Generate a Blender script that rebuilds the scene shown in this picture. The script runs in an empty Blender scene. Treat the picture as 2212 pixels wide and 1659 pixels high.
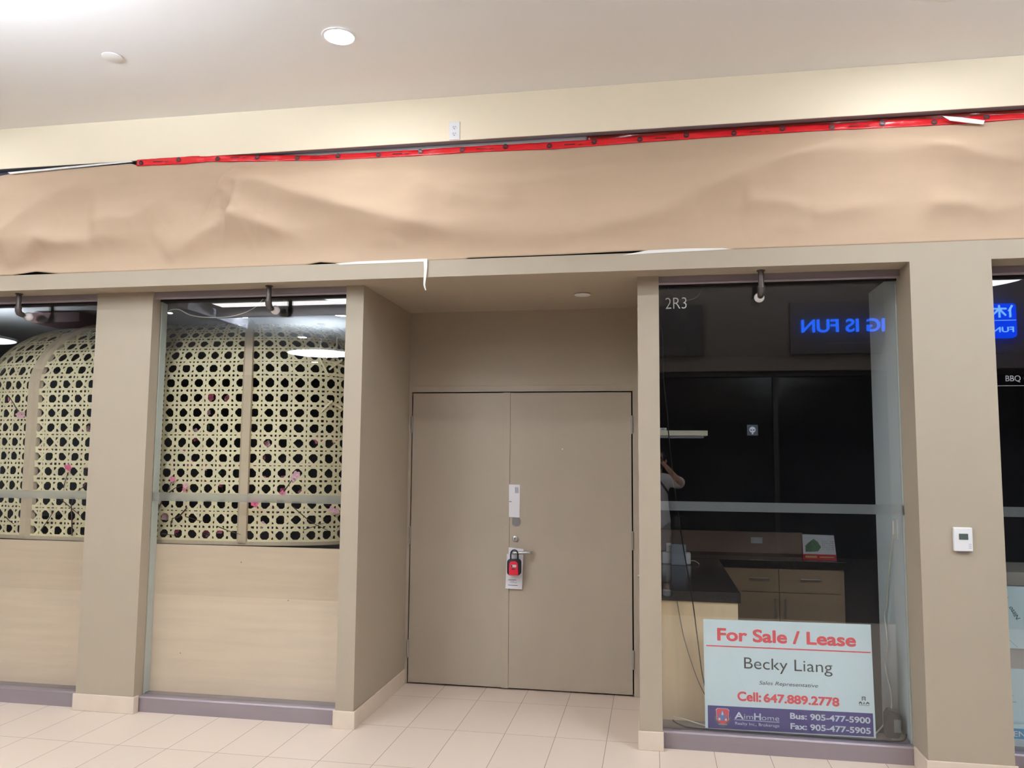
import bpy, bmesh, math, random
from mathutils import Vector, Matrix, noise
random.seed(7)
C = bpy.context.scene.collection
PI = math.pi

# ------------------------------------------------------------------ camera, world, exposure
cam_data = bpy.data.cameras.new('camera')
cam = bpy.data.objects.new('camera', cam_data)
C.objects.link(cam)
cam_data.sensor_width = 36.0
cam_data.lens = 1729.0 / 2212.0 * 36.0
cam_data.clip_start = 0.01
cr = Vector((0.98479202, 0.1735603, 0.00784259))
cu = Vector((0.00811793, -0.09105895, 0.99581242))
cf = Vector((-0.17354764, 0.98060445, 0.09108308))
M = Matrix((cr, cu, -cf)).transposed().to_4x4()
M.translation = Vector((0, -4.6495, 1.6605))
cam.matrix_world = M
bpy.context.scene.camera = cam

world = bpy.data.worlds.new('world')
bpy.context.scene.world = world
world.use_nodes = True
world.node_tree.nodes['Background'].inputs[0].default_value = (0.92, 0.95, 1.0, 1)
world.node_tree.nodes['Background'].inputs[1].default_value = 0.10

vs = bpy.context.scene.view_settings
vs.view_transform = 'Standard'
vs.look = 'None'
vs.gamma = 1
vs.use_curve_mapping = False
vs.exposure = 0.42

PENDANT_DOWN, PENDANT_UP, DOWNLIGHT_L = 9.0, 82.0, 145.0

# ------------------------------------------------------------------ helpers
def lin(c):
    return tuple(((v / 255) / 12.92 if v / 255 <= 0.04045 else ((v / 255 + 0.055) / 1.055) ** 2.4) for v in c)

def mat(name, rgb, rough=0.6, metal=0.0, spec=0.4, var=0.0, vscale=(8, 8, 8), bump=0.0, bscale=200.0, emit=0.0, alpha=1.0):
    m = bpy.data.materials.new(name)
    m.use_nodes = True
    nt = m.node_tree
    b = nt.nodes['Principled BSDF']
    col = (*lin(rgb), 1)
    b.inputs['Base Color'].default_value = col
    b.inputs['Roughness'].default_value = rough
    b.inputs['Metallic'].default_value = metal
    b.inputs['Specular IOR Level'].default_value = spec
    if alpha < 1:
        b.inputs['Alpha'].default_value = alpha
    if emit:
        b.inputs['Emission Color'].default_value = col
        b.inputs['Emission Strength'].default_value = emit
    tc = None
    if var or bump:
        tc = nt.nodes.new('ShaderNodeTexCoord')
        mp = nt.nodes.new('ShaderNodeMapping')
        nt.links.new(tc.outputs['Object'], mp.inputs[0])
        mp.inputs['Scale'].default_value = vscale
    if var:
        n = nt.nodes.new('ShaderNodeTexNoise')
        n.inputs['Scale'].default_value = 1.0
        n.inputs['Detail'].default_value = 5
        nt.links.new(mp.outputs[0], n.inputs['Vector'])
        r = nt.nodes.new('ShaderNodeMapRange')
        r.inputs['From Min'].default_value = 0.3
        r.inputs['From Max'].default_value = 0.7
        r.inputs['To Min'].default_value = 1 - var
        r.inputs['To Max'].default_value = 1 + var
        nt.links.new(n.outputs[0], r.inputs['Value'])
        mx = nt.nodes.new('ShaderNodeVectorMath')
        mx.operation = 'SCALE'
        mx.inputs[0].default_value = col[:3]
        nt.links.new(r.outputs[0], mx.inputs['Scale'])
        nt.links.new(mx.outputs[0], b.inputs['Base Color'])
    if bump:
        n2 = nt.nodes.new('ShaderNodeTexNoise')
        n2.inputs['Scale'].default_value = bscale
        n2.inputs['Detail'].default_value = 3
        nt.links.new(tc.outputs['Object'], n2.inputs['Vector'])
        bp = nt.nodes.new('ShaderNodeBump')
        bp.inputs['Strength'].default_value = bump
        bp.inputs['Distance'].default_value = 0.002
        nt.links.new(n2.outputs[0], bp.inputs['Height'])
        nt.links.new(bp.outputs[0], b.inputs['Normal'])
    return m

def emission(name, rgb, strength):
    m = bpy.data.materials.new(name)
    m.use_nodes = True
    nt = m.node_tree
    nt.nodes.remove(nt.nodes['Principled BSDF'])
    e = nt.nodes.new('ShaderNodeEmission')
    e.inputs[0].default_value = (*lin(rgb), 1)
    e.inputs[1].default_value = strength
    nt.links.new(e.outputs[0], nt.nodes['Material Output'].inputs[0])
    return m

def sheer(name, rgb, reflect, clear, rough_refl=0.0, diffuse=0.0, graze=0.9, blur=0.0):
    """see-through sheet: clear share passes, a mirror share reflects, optional diffuse haze"""
    m = bpy.data.materials.new(name)
    m.use_nodes = True
    nt = m.node_tree
    nt.nodes.remove(nt.nodes['Principled BSDF'])
    t = nt.nodes.new('ShaderNodeBsdfTransparent')
    if blur:
        t = nt.nodes.new('ShaderNodeBsdfRefraction')
        t.inputs['Roughness'].default_value = blur
        t.inputs['IOR'].default_value = 1.25
    t.inputs[0].default_value = (*clear, 1)
    last = t.outputs[0]
    if diffuse:
        d = nt.nodes.new('ShaderNodeBsdfDiffuse')
        d.inputs[0].default_value = (*lin(rgb), 1)
        mx = nt.nodes.new('ShaderNodeMixShader')
        mx.inputs[0].default_value = diffuse
        nt.links.new(last, mx.inputs[1])
        nt.links.new(d.outputs[0], mx.inputs[2])
        last = mx.outputs[0]
    g = nt.nodes.new('ShaderNodeBsdfGlossy')
    g.inputs['Roughness'].default_value = rough_refl
    lw = nt.nodes.new('ShaderNodeLayerWeight')
    lw.inputs[0].default_value = 0.5
    p = nt.nodes.new('ShaderNodeMath'); p.operation = 'POWER'
    p.inputs[1].default_value = 5
    nt.links.new(lw.outputs['Facing'], p.inputs[0])
    a = nt.nodes.new('ShaderNodeMath'); a.operation = 'MULTIPLY_ADD'
    a.inputs[1].default_value = graze
    a.inputs[2].default_value = reflect
    nt.links.new(p.outputs[0], a.inputs[0])
    mx2 = nt.nodes.new('ShaderNodeMixShader')
    nt.links.new(a.outputs[0], mx2.inputs[0])
    nt.links.new(last, mx2.inputs[1])
    nt.links.new(g.outputs[0], mx2.inputs[2])
    nt.links.new(mx2.outputs[0], nt.nodes['Material Output'].inputs[0])
    return m

ORG = {}
def origin_of(o):
    return ORG.get(o.name, Vector((0, 0, 0))) if o else Vector((0, 0, 0))

class MB:
    def __init__(self):
        self.bm = bmesh.new()
    def box(self, x0, x1, y0, y1, z0, z1):
        v = [self.bm.verts.new(p) for p in ((x0, y0, z0), (x1, y0, z0), (x1, y1, z0), (x0, y1, z0), (x0, y0, z1), (x1, y0, z1), (x1, y1, z1), (x0, y1, z1))]
        for f in ((0, 3, 2, 1), (4, 5, 6, 7), (0, 1, 5, 4), (1, 2, 6, 5), (2, 3, 7, 6), (3, 0, 4, 7)):
            self.bm.faces.new([v[i] for i in f])
        return self
    def poly(self, pts):
        self.bm.faces.new([self.bm.verts.new(p) for p in pts])
        return self
    def prism(self, pts, d):
        """closed outline pts extruded by vector d"""
        d = Vector(d)
        a = [self.bm.verts.new(p) for p in pts]
        b = [self.bm.verts.new(Vector(p) + d) for p in pts]
        self.bm.faces.new(a); self.bm.faces.new(b[::-1])
        n = len(a)
        for i in range(n):
            self.bm.faces.new((a[i], b[i], b[(i + 1) % n], a[(i + 1) % n]))
        return self
    def xz(self, pts, y, th):
        return self.prism([(x, y, z) for x, z in pts], (0, th, 0))
    def tube(self, pts, r, n=8, caps=True):
        pts = [Vector(p) for p in pts]
        rs = r if isinstance(r, (list, tuple)) else [r] * len(pts)
        rings = []
        up = Vector((0, 0, 1))
        for i, p in enumerate(pts):
            t = (pts[min(i + 1, len(pts) - 1)] - pts[max(i - 1, 0)]).normalized()
            a = t.cross(up)
            if a.length < 0.05:
                a = t.cross(Vector((0, 1, 0)))
            a.normalize(); b = t.cross(a).normalized()
            if rings and a.dot(lasta) < 0 and abs(a.dot(lasta)) > abs(b.dot(lasta)):
                a, b = -a, -b
            lasta = a
            rings.append([self.bm.verts.new(p + (a * math.cos(k * 2 * PI / n) + b * math.sin(k * 2 * PI / n)) * rs[i]) for k in range(n)])
        for i in range(len(rings) - 1):
            for k in range(n):
                self.bm.faces.new((rings[i][k], rings[i][(k + 1) % n], rings[i + 1][(k + 1) % n], rings[i + 1][k]))
        if caps:
            self.bm.faces.new(rings[0][::-1]); self.bm.faces.new(rings[-1])
        return self
    def lathe(self, c, prof, axis='z', n=32, caps=True):
        """prof: (radius, height) along axis"""
        c = Vector(c)
        ax = {'z': (Vector((1, 0, 0)), Vector((0, 1, 0)), Vector((0, 0, 1))), 'y': (Vector((1, 0, 0)), Vector((0, 0, 1)), Vector((0, 1, 0))), 'x': (Vector((0, 1, 0)), Vector((0, 0, 1)), Vector((1, 0, 0)))}[axis]
        rings = []
        for r, h in prof:
            rings.append([self.bm.verts.new(c + ax[0] * (r * math.cos(2 * PI * k / n)) + ax[1] * (r * math.sin(2 * PI * k / n)) + ax[2] * h) for k in range(n)])
        for i in range(len(rings) - 1):
            for k in range(n):
                self.bm.faces.new((rings[i][k], rings[i][(k + 1) % n], rings[i + 1][(k + 1) % n], rings[i + 1][k]))
        if caps:
            self.bm.faces.new(rings[0][::-1]); self.bm.faces.new(rings[-1])
        return self
    def grid(self, rows):
        vv = [[self.bm.verts.new(p) for p in row] for row in rows]
        for i in range(len(vv) - 1):
            for j in range(len(vv[0]) - 1):
                self.bm.faces.new((vv[i][j], vv[i][j + 1], vv[i + 1][j + 1], vv[i + 1][j]))
        return self
    def build(self, name, m, parent=None, bevel=0.0, smooth=False, loc=None, segs=2):
        bmesh.ops.recalc_face_normals(self.bm, faces=self.bm.faces)
        if bevel:
            es = [e for e in self.bm.edges if len(e.link_faces) == 2 and e.calc_face_angle() > 0.6]
            bmesh.ops.bevel(self.bm, geom=es, offset=bevel, segments=segs, affect='EDGES', profile=0.5)
        base = Vector(loc) if loc is not None else (origin_of(parent))
        for v in self.bm.verts:
            v.co -= base
        me = bpy.data.meshes.new(name)
        self.bm.to_mesh(me); self.bm.free()
        if smooth:
            me.polygons.foreach_set('use_smooth', [True] * len(me.polygons))
            if smooth == 'auto':
                try:
                    me.set_sharp_from_angle(angle=math.radians(40))
                except Exception:
                    pass
        me.materials.append(m)
        o = bpy.data.objects.new(name, me)
        C.objects.link(o)
        if parent:
            o.parent = parent
            o.location = base - origin_of(parent)
        else:
            o.location = base
        ORG[o.name] = base.copy()
        return o

def thing(name, label, cat, loc, group=None):
    o = bpy.data.objects.new(name, None)
    o.empty_display_size = 0.05
    C.objects.link(o)
    o.location = loc
    ORG[o.name] = Vector(loc)
    return tag(o, label, cat, group)

def tag(o, label, cat, group=None):
    o['label'] = label
    o['category'] = cat
    if group:
        o['group'] = group
    return o

def st(o):
    o['kind'] = 'structure'
    return o

def copy_tree(src, loc, label=None, group=None):
    """a copy of a thing with copies of its parts and sub-parts"""
    r = src.copy(); C.objects.link(r); r.location = loc
    ORG[r.name] = Vector(loc)
    if label: r['label'] = label
    if group: r['group'] = group
    for ch in list(src.children):
        c = ch.copy(); C.objects.link(c); c.parent = r
        for g in list(ch.children):
            d = g.copy(); C.objects.link(d); d.parent = c
    return r

def text(body, x0, x1, zb, zt, y, m, parent, name='lettering', bold=0.0, shear=0.0, th=0.0008, face=1, rot=0.0, cap=True):
    """flat lettering facing -y (face=1) or +y (face=-1); fitted to x0..x1 wide and zb..zt high (cap height)"""
    cu_ = bpy.data.curves.new(name, 'FONT')
    cu_.body = body
    if bold < 0:
        cu_.offset = bold
    cu_.shear = shear
    o = bpy.data.objects.new('tmp', cu_)
    C.objects.link(o)
    dg = bpy.context.evaluated_depsgraph_get()
    me = bpy.data.meshes.new_from_object(o.evaluated_get(dg))
    C.objects.unlink(o); bpy.data.objects.remove(o)
    xs = [v.co.x for v in me.vertices]
    mnx, mxx = min(xs) - max(0, bold), max(xs) + max(0, bold)
    sx = (x1 - x0) / (mxx - mnx)
    sz = (zt - zb) / 0.728
    bm = bmesh.new(); bm.from_mesh(me)
    if bold > 0:  # heavier strokes: the outline repeated around itself
        src = list(bm.faces)
        for k in range(10):
            a = 2 * PI * k / 10
            ret = bmesh.ops.duplicate(bm, geom=src)
            for e in ret['geom']:
                if isinstance(e, bmesh.types.BMVert):
                    e.co += Vector((bold * math.cos(a), bold * math.sin(a), 0.02 * (k + 1)))
    ret = bmesh.ops.extrude_face_region(bm, geom=list(bm.faces))
    for e in ret['geom']:
        if isinstance(e, bmesh.types.BMVert):
            e.co.z += 1.0
    base = origin_of(parent)
    xc, zc = (x0 + x1) / 2, (zb + zt) / 2
    for v in bm.verts:
        lx = (v.co.x - mnx) * sx - (x1 - x0) / 2
        lz = v.co.y * sz - (zt - zb) / 2
        px = lx * math.cos(rot) - lz * math.sin(rot)
        pz = lx * math.sin(rot) + lz * math.cos(rot)
        v.co = Vector((xc + face * px, y - face * th * v.co.z, zc + pz)) - base
    bmesh.ops.recalc_face_normals(bm, faces=bm.faces)
    bm.to_mesh(me); bm.free()
    me.materials.clear(); me.materials.append(m)
    ob = bpy.data.objects.new(name, me)
    C.objects.link(ob)
    ob.parent = parent
    ORG[ob.name] = base.copy()
    return ob

# ------------------------------------------------------------------ materials
paint = mat('taupe_paint', (170, 156, 136), 0.55, var=0.015, vscale=(3, 3, 3), bump=0.06, bscale=350)
door_paint = mat('taupe_door_enamel', (172, 158, 140), 0.42, var=0.02, vscale=(5, 5, 2), bump=0.08, bscale=260)
cream = mat('cream_paint', (250, 235, 206), 0.6, var=0.01, vscale=(2, 2, 2))
ceil_m = mat('ceiling_paint', (236, 233, 229), 0.7)
white = mat('white_plastic', (240, 238, 236), 0.35)
soft_white = mat('white_card', (236, 233, 236), 0.6)
alu = mat('bronze_grey_aluminium', (150, 138, 142), 0.38, metal=0.35, var=0.03, vscale=(2, 30, 30))
jamb_m = mat('pale_grey_green_jamb', (214, 222, 220), 0.35)
steel = mat('satin_steel', (178, 176, 174), 0.32, metal=0.85)
dark_metal = mat('dark_iron', (92, 84, 80), 0.45, metal=0.6, var=0.25, vscale=(60, 60, 25))
grey_metal = mat('grey_metal_channel', (142, 142, 152), 0.5, metal=0.2)
black = mat('black_void', (14, 13, 13), 0.8, spec=0.1)
kraft = mat('kraft_paper', (197, 171, 144), 0.75, spec=0.2, var=0.025, vscale=(3, 3, 14), bump=0.05, bscale=90)
tape_red = mat('red_tape', (222, 30, 38), 0.25, spec=0.5)
tape_dark = sheer('sheer_red_film', (150, 44, 32), 0.04, (0.42, 0.10, 0.07), 0.15, diffuse=0.7, graze=0.4)
tape_grey = mat('grey_masking_tape', (172, 163, 160), 0.4)
tape_white = mat('white_masking_tape', (240, 236, 230), 0.6)
black_ink = mat('black_ink', (30, 26, 28), 0.5)
tile_base = mat('plinth_tile', (222, 204, 184), 0.4, var=0.03, vscale=(9, 9, 9))
maple = mat('maple_veneer', (236, 208, 180), 0.45, var=0.05, vscale=(1.6, 6, 22))
maple_v = mat('maple_veneer_upright', (250, 220, 178), 0.45, var=0.05, vscale=(22, 22, 1.6))
rattan = mat('cane_strip', (250, 235, 195), 0.5, var=0.06, vscale=(14, 14, 14))
rib_wood = mat('cane_frame_wood', (218, 196, 168), 0.5, var=0.05, vscale=(30, 30, 3))
granite = mat('black_granite', (44, 42, 42), 0.18, var=0.5, vscale=(90, 90, 90))
cab_wood = mat('tan_cabinet_laminate', (178, 150, 120), 0.45, var=0.03, vscale=(2, 10, 10))
splash = mat('pink_beige_backsplash', (176, 146, 130), 0.5)
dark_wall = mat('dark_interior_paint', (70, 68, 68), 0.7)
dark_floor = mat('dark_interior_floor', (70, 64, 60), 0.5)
blue_wall = mat('pale_blue_grey_paint', (240, 247, 252), 0.5)
shelf_m = mat('cream_shelf', (214, 208, 188), 0.5)
wire_black = mat('black_wire', (28, 27, 28), 0.5)
wire_grey = mat('grey_wire', (120, 108, 98), 0.5)
wire_white = mat('white_wire', (226, 222, 208), 0.5)
red_plastic = mat('red_plastic', (206, 28, 52), 0.35)
black_plastic = mat('black_rubber', (26, 26, 28), 0.5)
screen_m = mat('grey_lcd', (78, 88, 80), 0.3)
print_grey = mat('faint_grey_print', (178, 176, 186), 0.6)
glass = sheer('window_glass', (255, 255, 255), 0.085, (0.965, 0.98, 0.975))
frost = sheer('frosted_film', (196, 198, 200), 0.015, (0.97, 0.97, 0.97), 0.4, diffuse=0.22, graze=0.2, blur=0.45)
vinyl = mat('pale_vinyl', (214, 214, 212), 0.5)
faint_vinyl = mat('grey_vinyl', (150, 148, 150), 0.5)
bulb_glass = mat('opal_bulb_glass', (244, 238, 236), 0.15)
sign_white = mat('sign_board', (228, 246, 252), 0.4)
sign_red = mat('sign_red', (226, 62, 76), 0.5)
sign_black = mat('sign_black', (48, 52, 58), 0.5)
sign_navy = mat('sign_navy', (54, 46, 128), 0.5)
sign_blue = mat('sign_sky_blue', (84, 136, 200), 0.5)
sign_pale = mat('sign_pale_print', (222, 230, 240), 0.5)

# floor tiles
floor_m = mat('floor_tile', (232, 212, 196), 0.35)
nt = floor_m.node_tree
b = nt.nodes['Principled BSDF']
tc = nt.nodes.new('ShaderNodeTexCoord')
mp = nt.nodes.new('ShaderNodeMapping')
mp.inputs['Location'].default_value = (0.592, 0.355, 0)
nt.links.new(tc.outputs['Object'], mp.inputs[0])
br = nt.nodes.new('ShaderNodeTexBrick')
br.offset = 0.0; br.squash = 1.0
br.inputs['Color1'].default_value = (*lin((222, 203, 184)), 1)
br.inputs['Color2'].default_value = (*lin((218, 199, 181)), 1)
br.inputs['Mortar'].default_value = (*lin((128, 112, 98)), 1)
br.inputs['Scale'].default_value = 1.0
br.inputs['Mortar Size'].default_value = 0.0016
br.inputs['Mortar Smooth'].default_value = 0.0
br.inputs['Brick Width'].default_value = 0.3055
br.inputs['Row Height'].default_value = 0.62
nt.links.new(mp.outputs[0], br.inputs['Vector'])
nt.links.new(br.outputs['Color'], b.inputs['Base Color'])

# ------------------------------------------------------------------ the setting: shopfront shell
ZS, ZF, ZB, ZC = 2.7525, 2.857, 3.605, 3.89     # soffit, fascia top, upper wall bottom, ceiling
S, D = 0.164, 1.179                              # pilaster face, door plane
GY = 0.25                                        # glass front
XL, XR = -7.0, 4.2
P2X = (-1.9386, 0.0379)
st(MB().box(-16, 10, -16, 8, -0.06, 0).build('floor', floor_m))
cl = MB()
cl.box(-16, 10, -5.15, 0.5, ZC, ZC + 0.1)
cl.box(-16, -2.5, -6.0, -5.15, ZC, ZC + 0.1)
cl.box(-16, -2.5, -16, -6.0, ZC, ZC + 0.1)
cl.box(-2.5, 10, -9.4, -5.15, 5.2, 5.3)
cl.box(-2.5, 10, -5.17, -5.15, ZC + 0.1, 5.2)
cl.box(-2.52, -2.5, -9.4, -5.15, ZC + 0.1, 5.2)
st(cl.build('ceiling', ceil_m))
st(MB().box(XL, XR, 0.0, 0.5, ZB, ZC).build('wall_upper', cream, bevel=0.002))
fa = MB().box(XL, XR, 0.0, 0.30, ZS, ZF)
fa.box(P2X[0], P2X[1], 0.3001, D + 0.12, ZS, ZF)
st(fa.build('wall_fascia', paint))
st(MB().box(XL, XR, 0.060, 0.25, ZF, 3.30).build('wall_signband', black))  # lower band coloured black to deepen the shaded gaps below the paper
st(MB().box(XL, XR, 0.060, 0.25, 3.30, ZB).build('wall_signband_upper', mat('slate_band', (112, 114, 126), 0.6)))
st(MB().box(XL, XR, 0.004, 0.059, ZB - 0.0008, ZB - 0.0001).build('trim_1', grey_metal))

def pier(n, x0, x1, y0, y1):
    st(MB().box(x0, x1, y0, y1, 0, ZS).build('pillar_%d' % n, paint))
P1, P2, P3, P4 = (-3.7297, -3.3108), (-1.9386, -1.821), (-0.0885, 0.0379), (1.3986, 1.8134)
pier(1, P1[0], P1[1], S, 0.262)
pier(2, P2[0], P2[1], S, D)
pier(3, P3[0], P3[1], S, D)
pier(4, P4[0], P4[1], 0, 0.262)
# back of the recess with the door opening
wb = MB()
wb.box(P2[1], P3[0], D, D + 0.12, 2.19, ZS)
st(wb.build('wall_back', paint))
fr = MB()
fr.box(P2[1], -1.799, D - 0.003, D + 0.10, 0, 2.19)
fr.box(-0.1475, P3[0], D - 0.003, D + 0.10, 0, 2.19)
fr.box(-1.799, -0.1475, D - 0.003, D + 0.10, 2.145, 2.19)
st(fr.build('trim_2', door_paint, bevel=0.0015))
st(MB().box(P2[1], P3[0], D + 0.075, D + 0.10, 0, 2.145).build('trim_3', black))
# tile plinths
def plinth(side, *boxes):
    m = MB()
    for q in boxes: m.box(*q)
    st(m.build('baseboard_' + side, tile_base, bevel=0.003))
plinth('pillar_left', (P1[0] - 0.012, P1[1] + 0.012, S - 0.012, S - 0.0005, 0, 0.105), (P1[1] + 0.0005, P1[1] + 0.012, S - 0.0005, 0.204, 0, 0.105))
plinth('recess', (P2[0] - 0.012, P2[1] + 0.012, S - 0.012, S - 0.0005, 0, 0.105), (P2[1] + 0.0005, P2[1] + 0.012, S - 0.0005, D - 0.004, 0, 0.105))
plinth('pillar_right', (P3[0] - 0.012, P3[1] + 0.006, S - 0.012, S - 0.0005, 0, 0.105), (P3[0] - 0.012, P3[0] - 0.0005, S - 0.0005, D - 0.004, 0, 0.105))
plinth('right', (P4[0] - 0.012, P4[1] + 0.012, -0.012, -0.0005, 0, 0.105), (P4[0] - 0.012, P4[0] - 0.0005, -0.0005, 0.204, 0, 0.105))

# windows: header, sill, glass, film, lettering
def window(n, x0, x1, film=True):
    w = st(thing('window_%d' % n, 'w', 'window', ((x0 + x1) / 2, GY, 0)))
    del w['label']; del w['category']
    h = MB()
    h.box(x0, x1, 0.178, 0.30, 2.718, ZS - 0.0005)
    h.tube([(x0, 0.188, 2.712), (x1, 0.188, 2.712)], 0.011, 10)
    h.build('header', alu, w, smooth='auto')
    s = MB()
    s.prism([(x0, 0.208, 0.0), (x0, 0.208, 0.088), (x0, 0.216, 0.096), (x0, 0.42, 0.096), (x0, 0.42, 0.0)], (x1 - x0, 0, 0))
    s.build('sill', alu, w)
    g = MB().box(x0, x1, GY, GY + 0.010, 0.0965, 2.7175).build('pane', glass, w)
    MB().box(x0, x1, GY - 0.004, GY + 0.014, 2.7005, 2.7175).build('gasket', black_ink, w)
    if film:
        MB().box(x0, x1, GY + 0.0105, GY + 0.0125, 1.352, 1.407).build('frosted_band', frost, w)
    return w
w1 = window(1, -5.6, P1[0] - 0.0005)
w2 = window(2, P1[1] + 0.0005, P2[0] - 0.0005)
w3 = window(3, P3[1] + 0.0005, P4[0] - 0.0005)
w4 = window(4, P4[1] + 0.0005, 3.6)
text('2R3', 0.078, 0.204, 2.566, 2.640, GY - 0.0004, vinyl, w3, 'unit_number', bold=-0.012)
text('BBQ \u2022 H', 1.955, 2.10, 2.108, 2.142, GY - 0.0004, faint_vinyl, w4, 'lettering')
MB().box(1.90, 2.6, GY - 0.0012, GY - 0.0004, 2.081, 2.084).build('vinyl_line', faint_vinyl, w4)
# decal on the glass: dark square with a pale round emblem
dc = thing('window_decal', 'small dark square decal with a pale round emblem on the glass', 'decal', (0.574, GY - 0.002, 1.831))
MB().box(0.544, 0.606, GY - 0.0016, GY - 0.0004, 1.799, 1.862).build('backing', mat('decal_navy', (38, 44, 52), 0.4), dc)
e = MB()
e.lathe((0.575, GY - 0.0024, 1.833), [(0.018, 0), (0.018, 0.0006)], 'y', 20)
e.box(0.571, 0.579, GY - 0.0024, GY - 0.0018, 1.806, 1.818)
e.build('emblem', mat('decal_grey', (132, 134, 138), 0.5), dc)
MB().xz([(0.562, 1.836), (0.573, 1.833), (0.573, 1.828), (0.564, 1.828)], GY - 0.003, 0.0005).xz([(0.588, 1.836), (0.577, 1.833), (0.577, 1.828), (0.586, 1.828)], GY - 0.003, 0.0005).build('emblem_detail', mat('decal_dark', (40, 44, 50), 0.4), dc)

# inner jamb beside the left pillar, side wall in the right unit
st(MB().box(P1[1] - 0.05, P1[1] + 0.004, 0.2625, 0.278, 0.097, 2.70).box(P1[1] - 0.05, P1[1] - 0.002, 0.281, 0.336, 0.097, 2.70).build('trim_4', jamb_m, bevel=0.001))
st(MB().box(P4[0] + 0.002, P4[0] + 0.14, 0.2625, 0.865, 0.0, ZS).build('wall_return', blue_wall))
st(MB().box(P4[0] - 0.008, P4[0] + 0.0018, 0.2625, 0.276, 0.097, 2.70).build('trim_5', jamb_m))

# shop interiors (dark, no lamps on)
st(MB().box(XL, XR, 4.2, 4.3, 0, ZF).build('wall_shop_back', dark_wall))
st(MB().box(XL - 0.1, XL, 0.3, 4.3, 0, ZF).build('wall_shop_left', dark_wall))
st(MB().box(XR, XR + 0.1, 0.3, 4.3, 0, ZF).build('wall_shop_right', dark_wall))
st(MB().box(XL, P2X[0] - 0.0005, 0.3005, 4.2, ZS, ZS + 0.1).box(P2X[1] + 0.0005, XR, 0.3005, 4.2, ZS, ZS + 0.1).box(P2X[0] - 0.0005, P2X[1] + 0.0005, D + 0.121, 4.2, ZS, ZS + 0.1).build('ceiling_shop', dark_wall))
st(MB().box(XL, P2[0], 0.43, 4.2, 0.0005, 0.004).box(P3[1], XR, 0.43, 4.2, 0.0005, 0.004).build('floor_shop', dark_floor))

# ------------------------------------------------------------------ the doors
def door(n, x0, x1, hinge_x):
    d = st(thing('door_%d' % n, 'd', 'door', (x0, D, 0)))
    del d['label']; del d['category']
    MB().box(x0, x1, D - 0.001, D + 0.044, 0.012, 2.136).build('door_leaf', door_paint, d, bevel=0.0012)
    for z in (1.90, 1.076, 0.252):
        h = MB()
        for k in range(3):
            h.lathe((hinge_x, D - 0.006, z - 0.060 + k * 0.0403), [(0.0085, 0.0006), (0.0085, 0.0397)], 'z', 14)
        h.lathe((hinge_x, D - 0.006, z - 0.065), [(0.0055, 0), (0.0055, 0.131)], 'z', 12)
        h.build('hinge', steel, d, smooth='auto')
    return d
d1 = door(1, -1.7900, -1.0475, -1.7955)
d2 = door(2, -1.0415, -0.1570, -0.1515)
MB().box(-1.092, -1.0425, D - 0.006, D - 0.0012, 0.01, 2.138).build('astragal', door_paint, d1, bevel=0.0008)
for z in (1.90, 1.52, 1.15, 0.65, 0.10):
    MB().lathe((-1.062, D - 0.0075, z), [(0.004, 0), (0.0035, 0.0014)], 'y', 10).build('screw', steel, d1)
MB().lathe((-0.992, D - 0.0035, 1.192), [(0.034, 0), (0.034, 0.0022)], 'y', 32).build('cover_plate', steel, d2)
lk = MB().lathe((-0.999, D - 0.012, 1.071), [(0.016, -0.004), (0.021, 0), (0.021, 0.0108)], 'y', 28).build('lock_cylinder', steel, d2, smooth='auto')
MB().box(-1.001, -0.997, D - 0.0172, D - 0.0162, 1.060, 1.074).lathe((-0.999, D - 0.0172, 1.074), [(0.0035, 0), (0.0035, 0.001)], 'y', 12).build('keyhole', black_ink, lk)
lv = MB()
lv.lathe((-1.006, D - 0.012, 0.974), [(0.028, 0), (0.028, 0.0108)], 'y', 28)
lv.tube([(-1.006, D - 0.010, 0.974), (-1.006, D - 0.050, 0.974)], 0.010, 14)
lv.build('lever_rose', steel, d2, smooth='auto')
lv = MB()
lv.tube([(-1.012, D - 0.058, 0.973), (-0.985, D - 0.060, 0.974), (-0.945, D - 0.060, 0.976), (-0.905, D - 0.060, 0.978), (-0.878, D - 0.056, 0.979)], [0.010, 0.011, 0.0115, 0.0115, 0.010], 12)
lv.tube([(-0.878, D - 0.057, 0.979), (-0.872, D - 0.040, 0.979), (-0.870, D - 0.022, 0.979)], [0.0105, 0.0100, 0.0095], 12)
lv.build('lever_handle', steel, d2, smooth='auto')
# paint chips on the leaf
MB().lathe((-0.654, D - 0.0020, 1.722), [(0.004, 0), (0.004, 0.0008)], 'y', 10).build('paint_chip', white, d2)

# chrome stop on the recess side wall
ds = MB()
ds.lathe((P3[0] - 0.0005, 0.93, 0.868), [(0.024, -0.004), (0.024, 0)], 'x', 24)
ds.lathe((P3[0] - 0.0005, 0.93, 0.868), [(0.012, -0.024), (0.014, -0.004)], 'x', 20)
tag(ds.build('door_stop', steel, smooth='auto', loc=(P3[0], 0.93, 0.868)), 'round chrome door stop on the recess wall beside the door', 'door stop')

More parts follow.
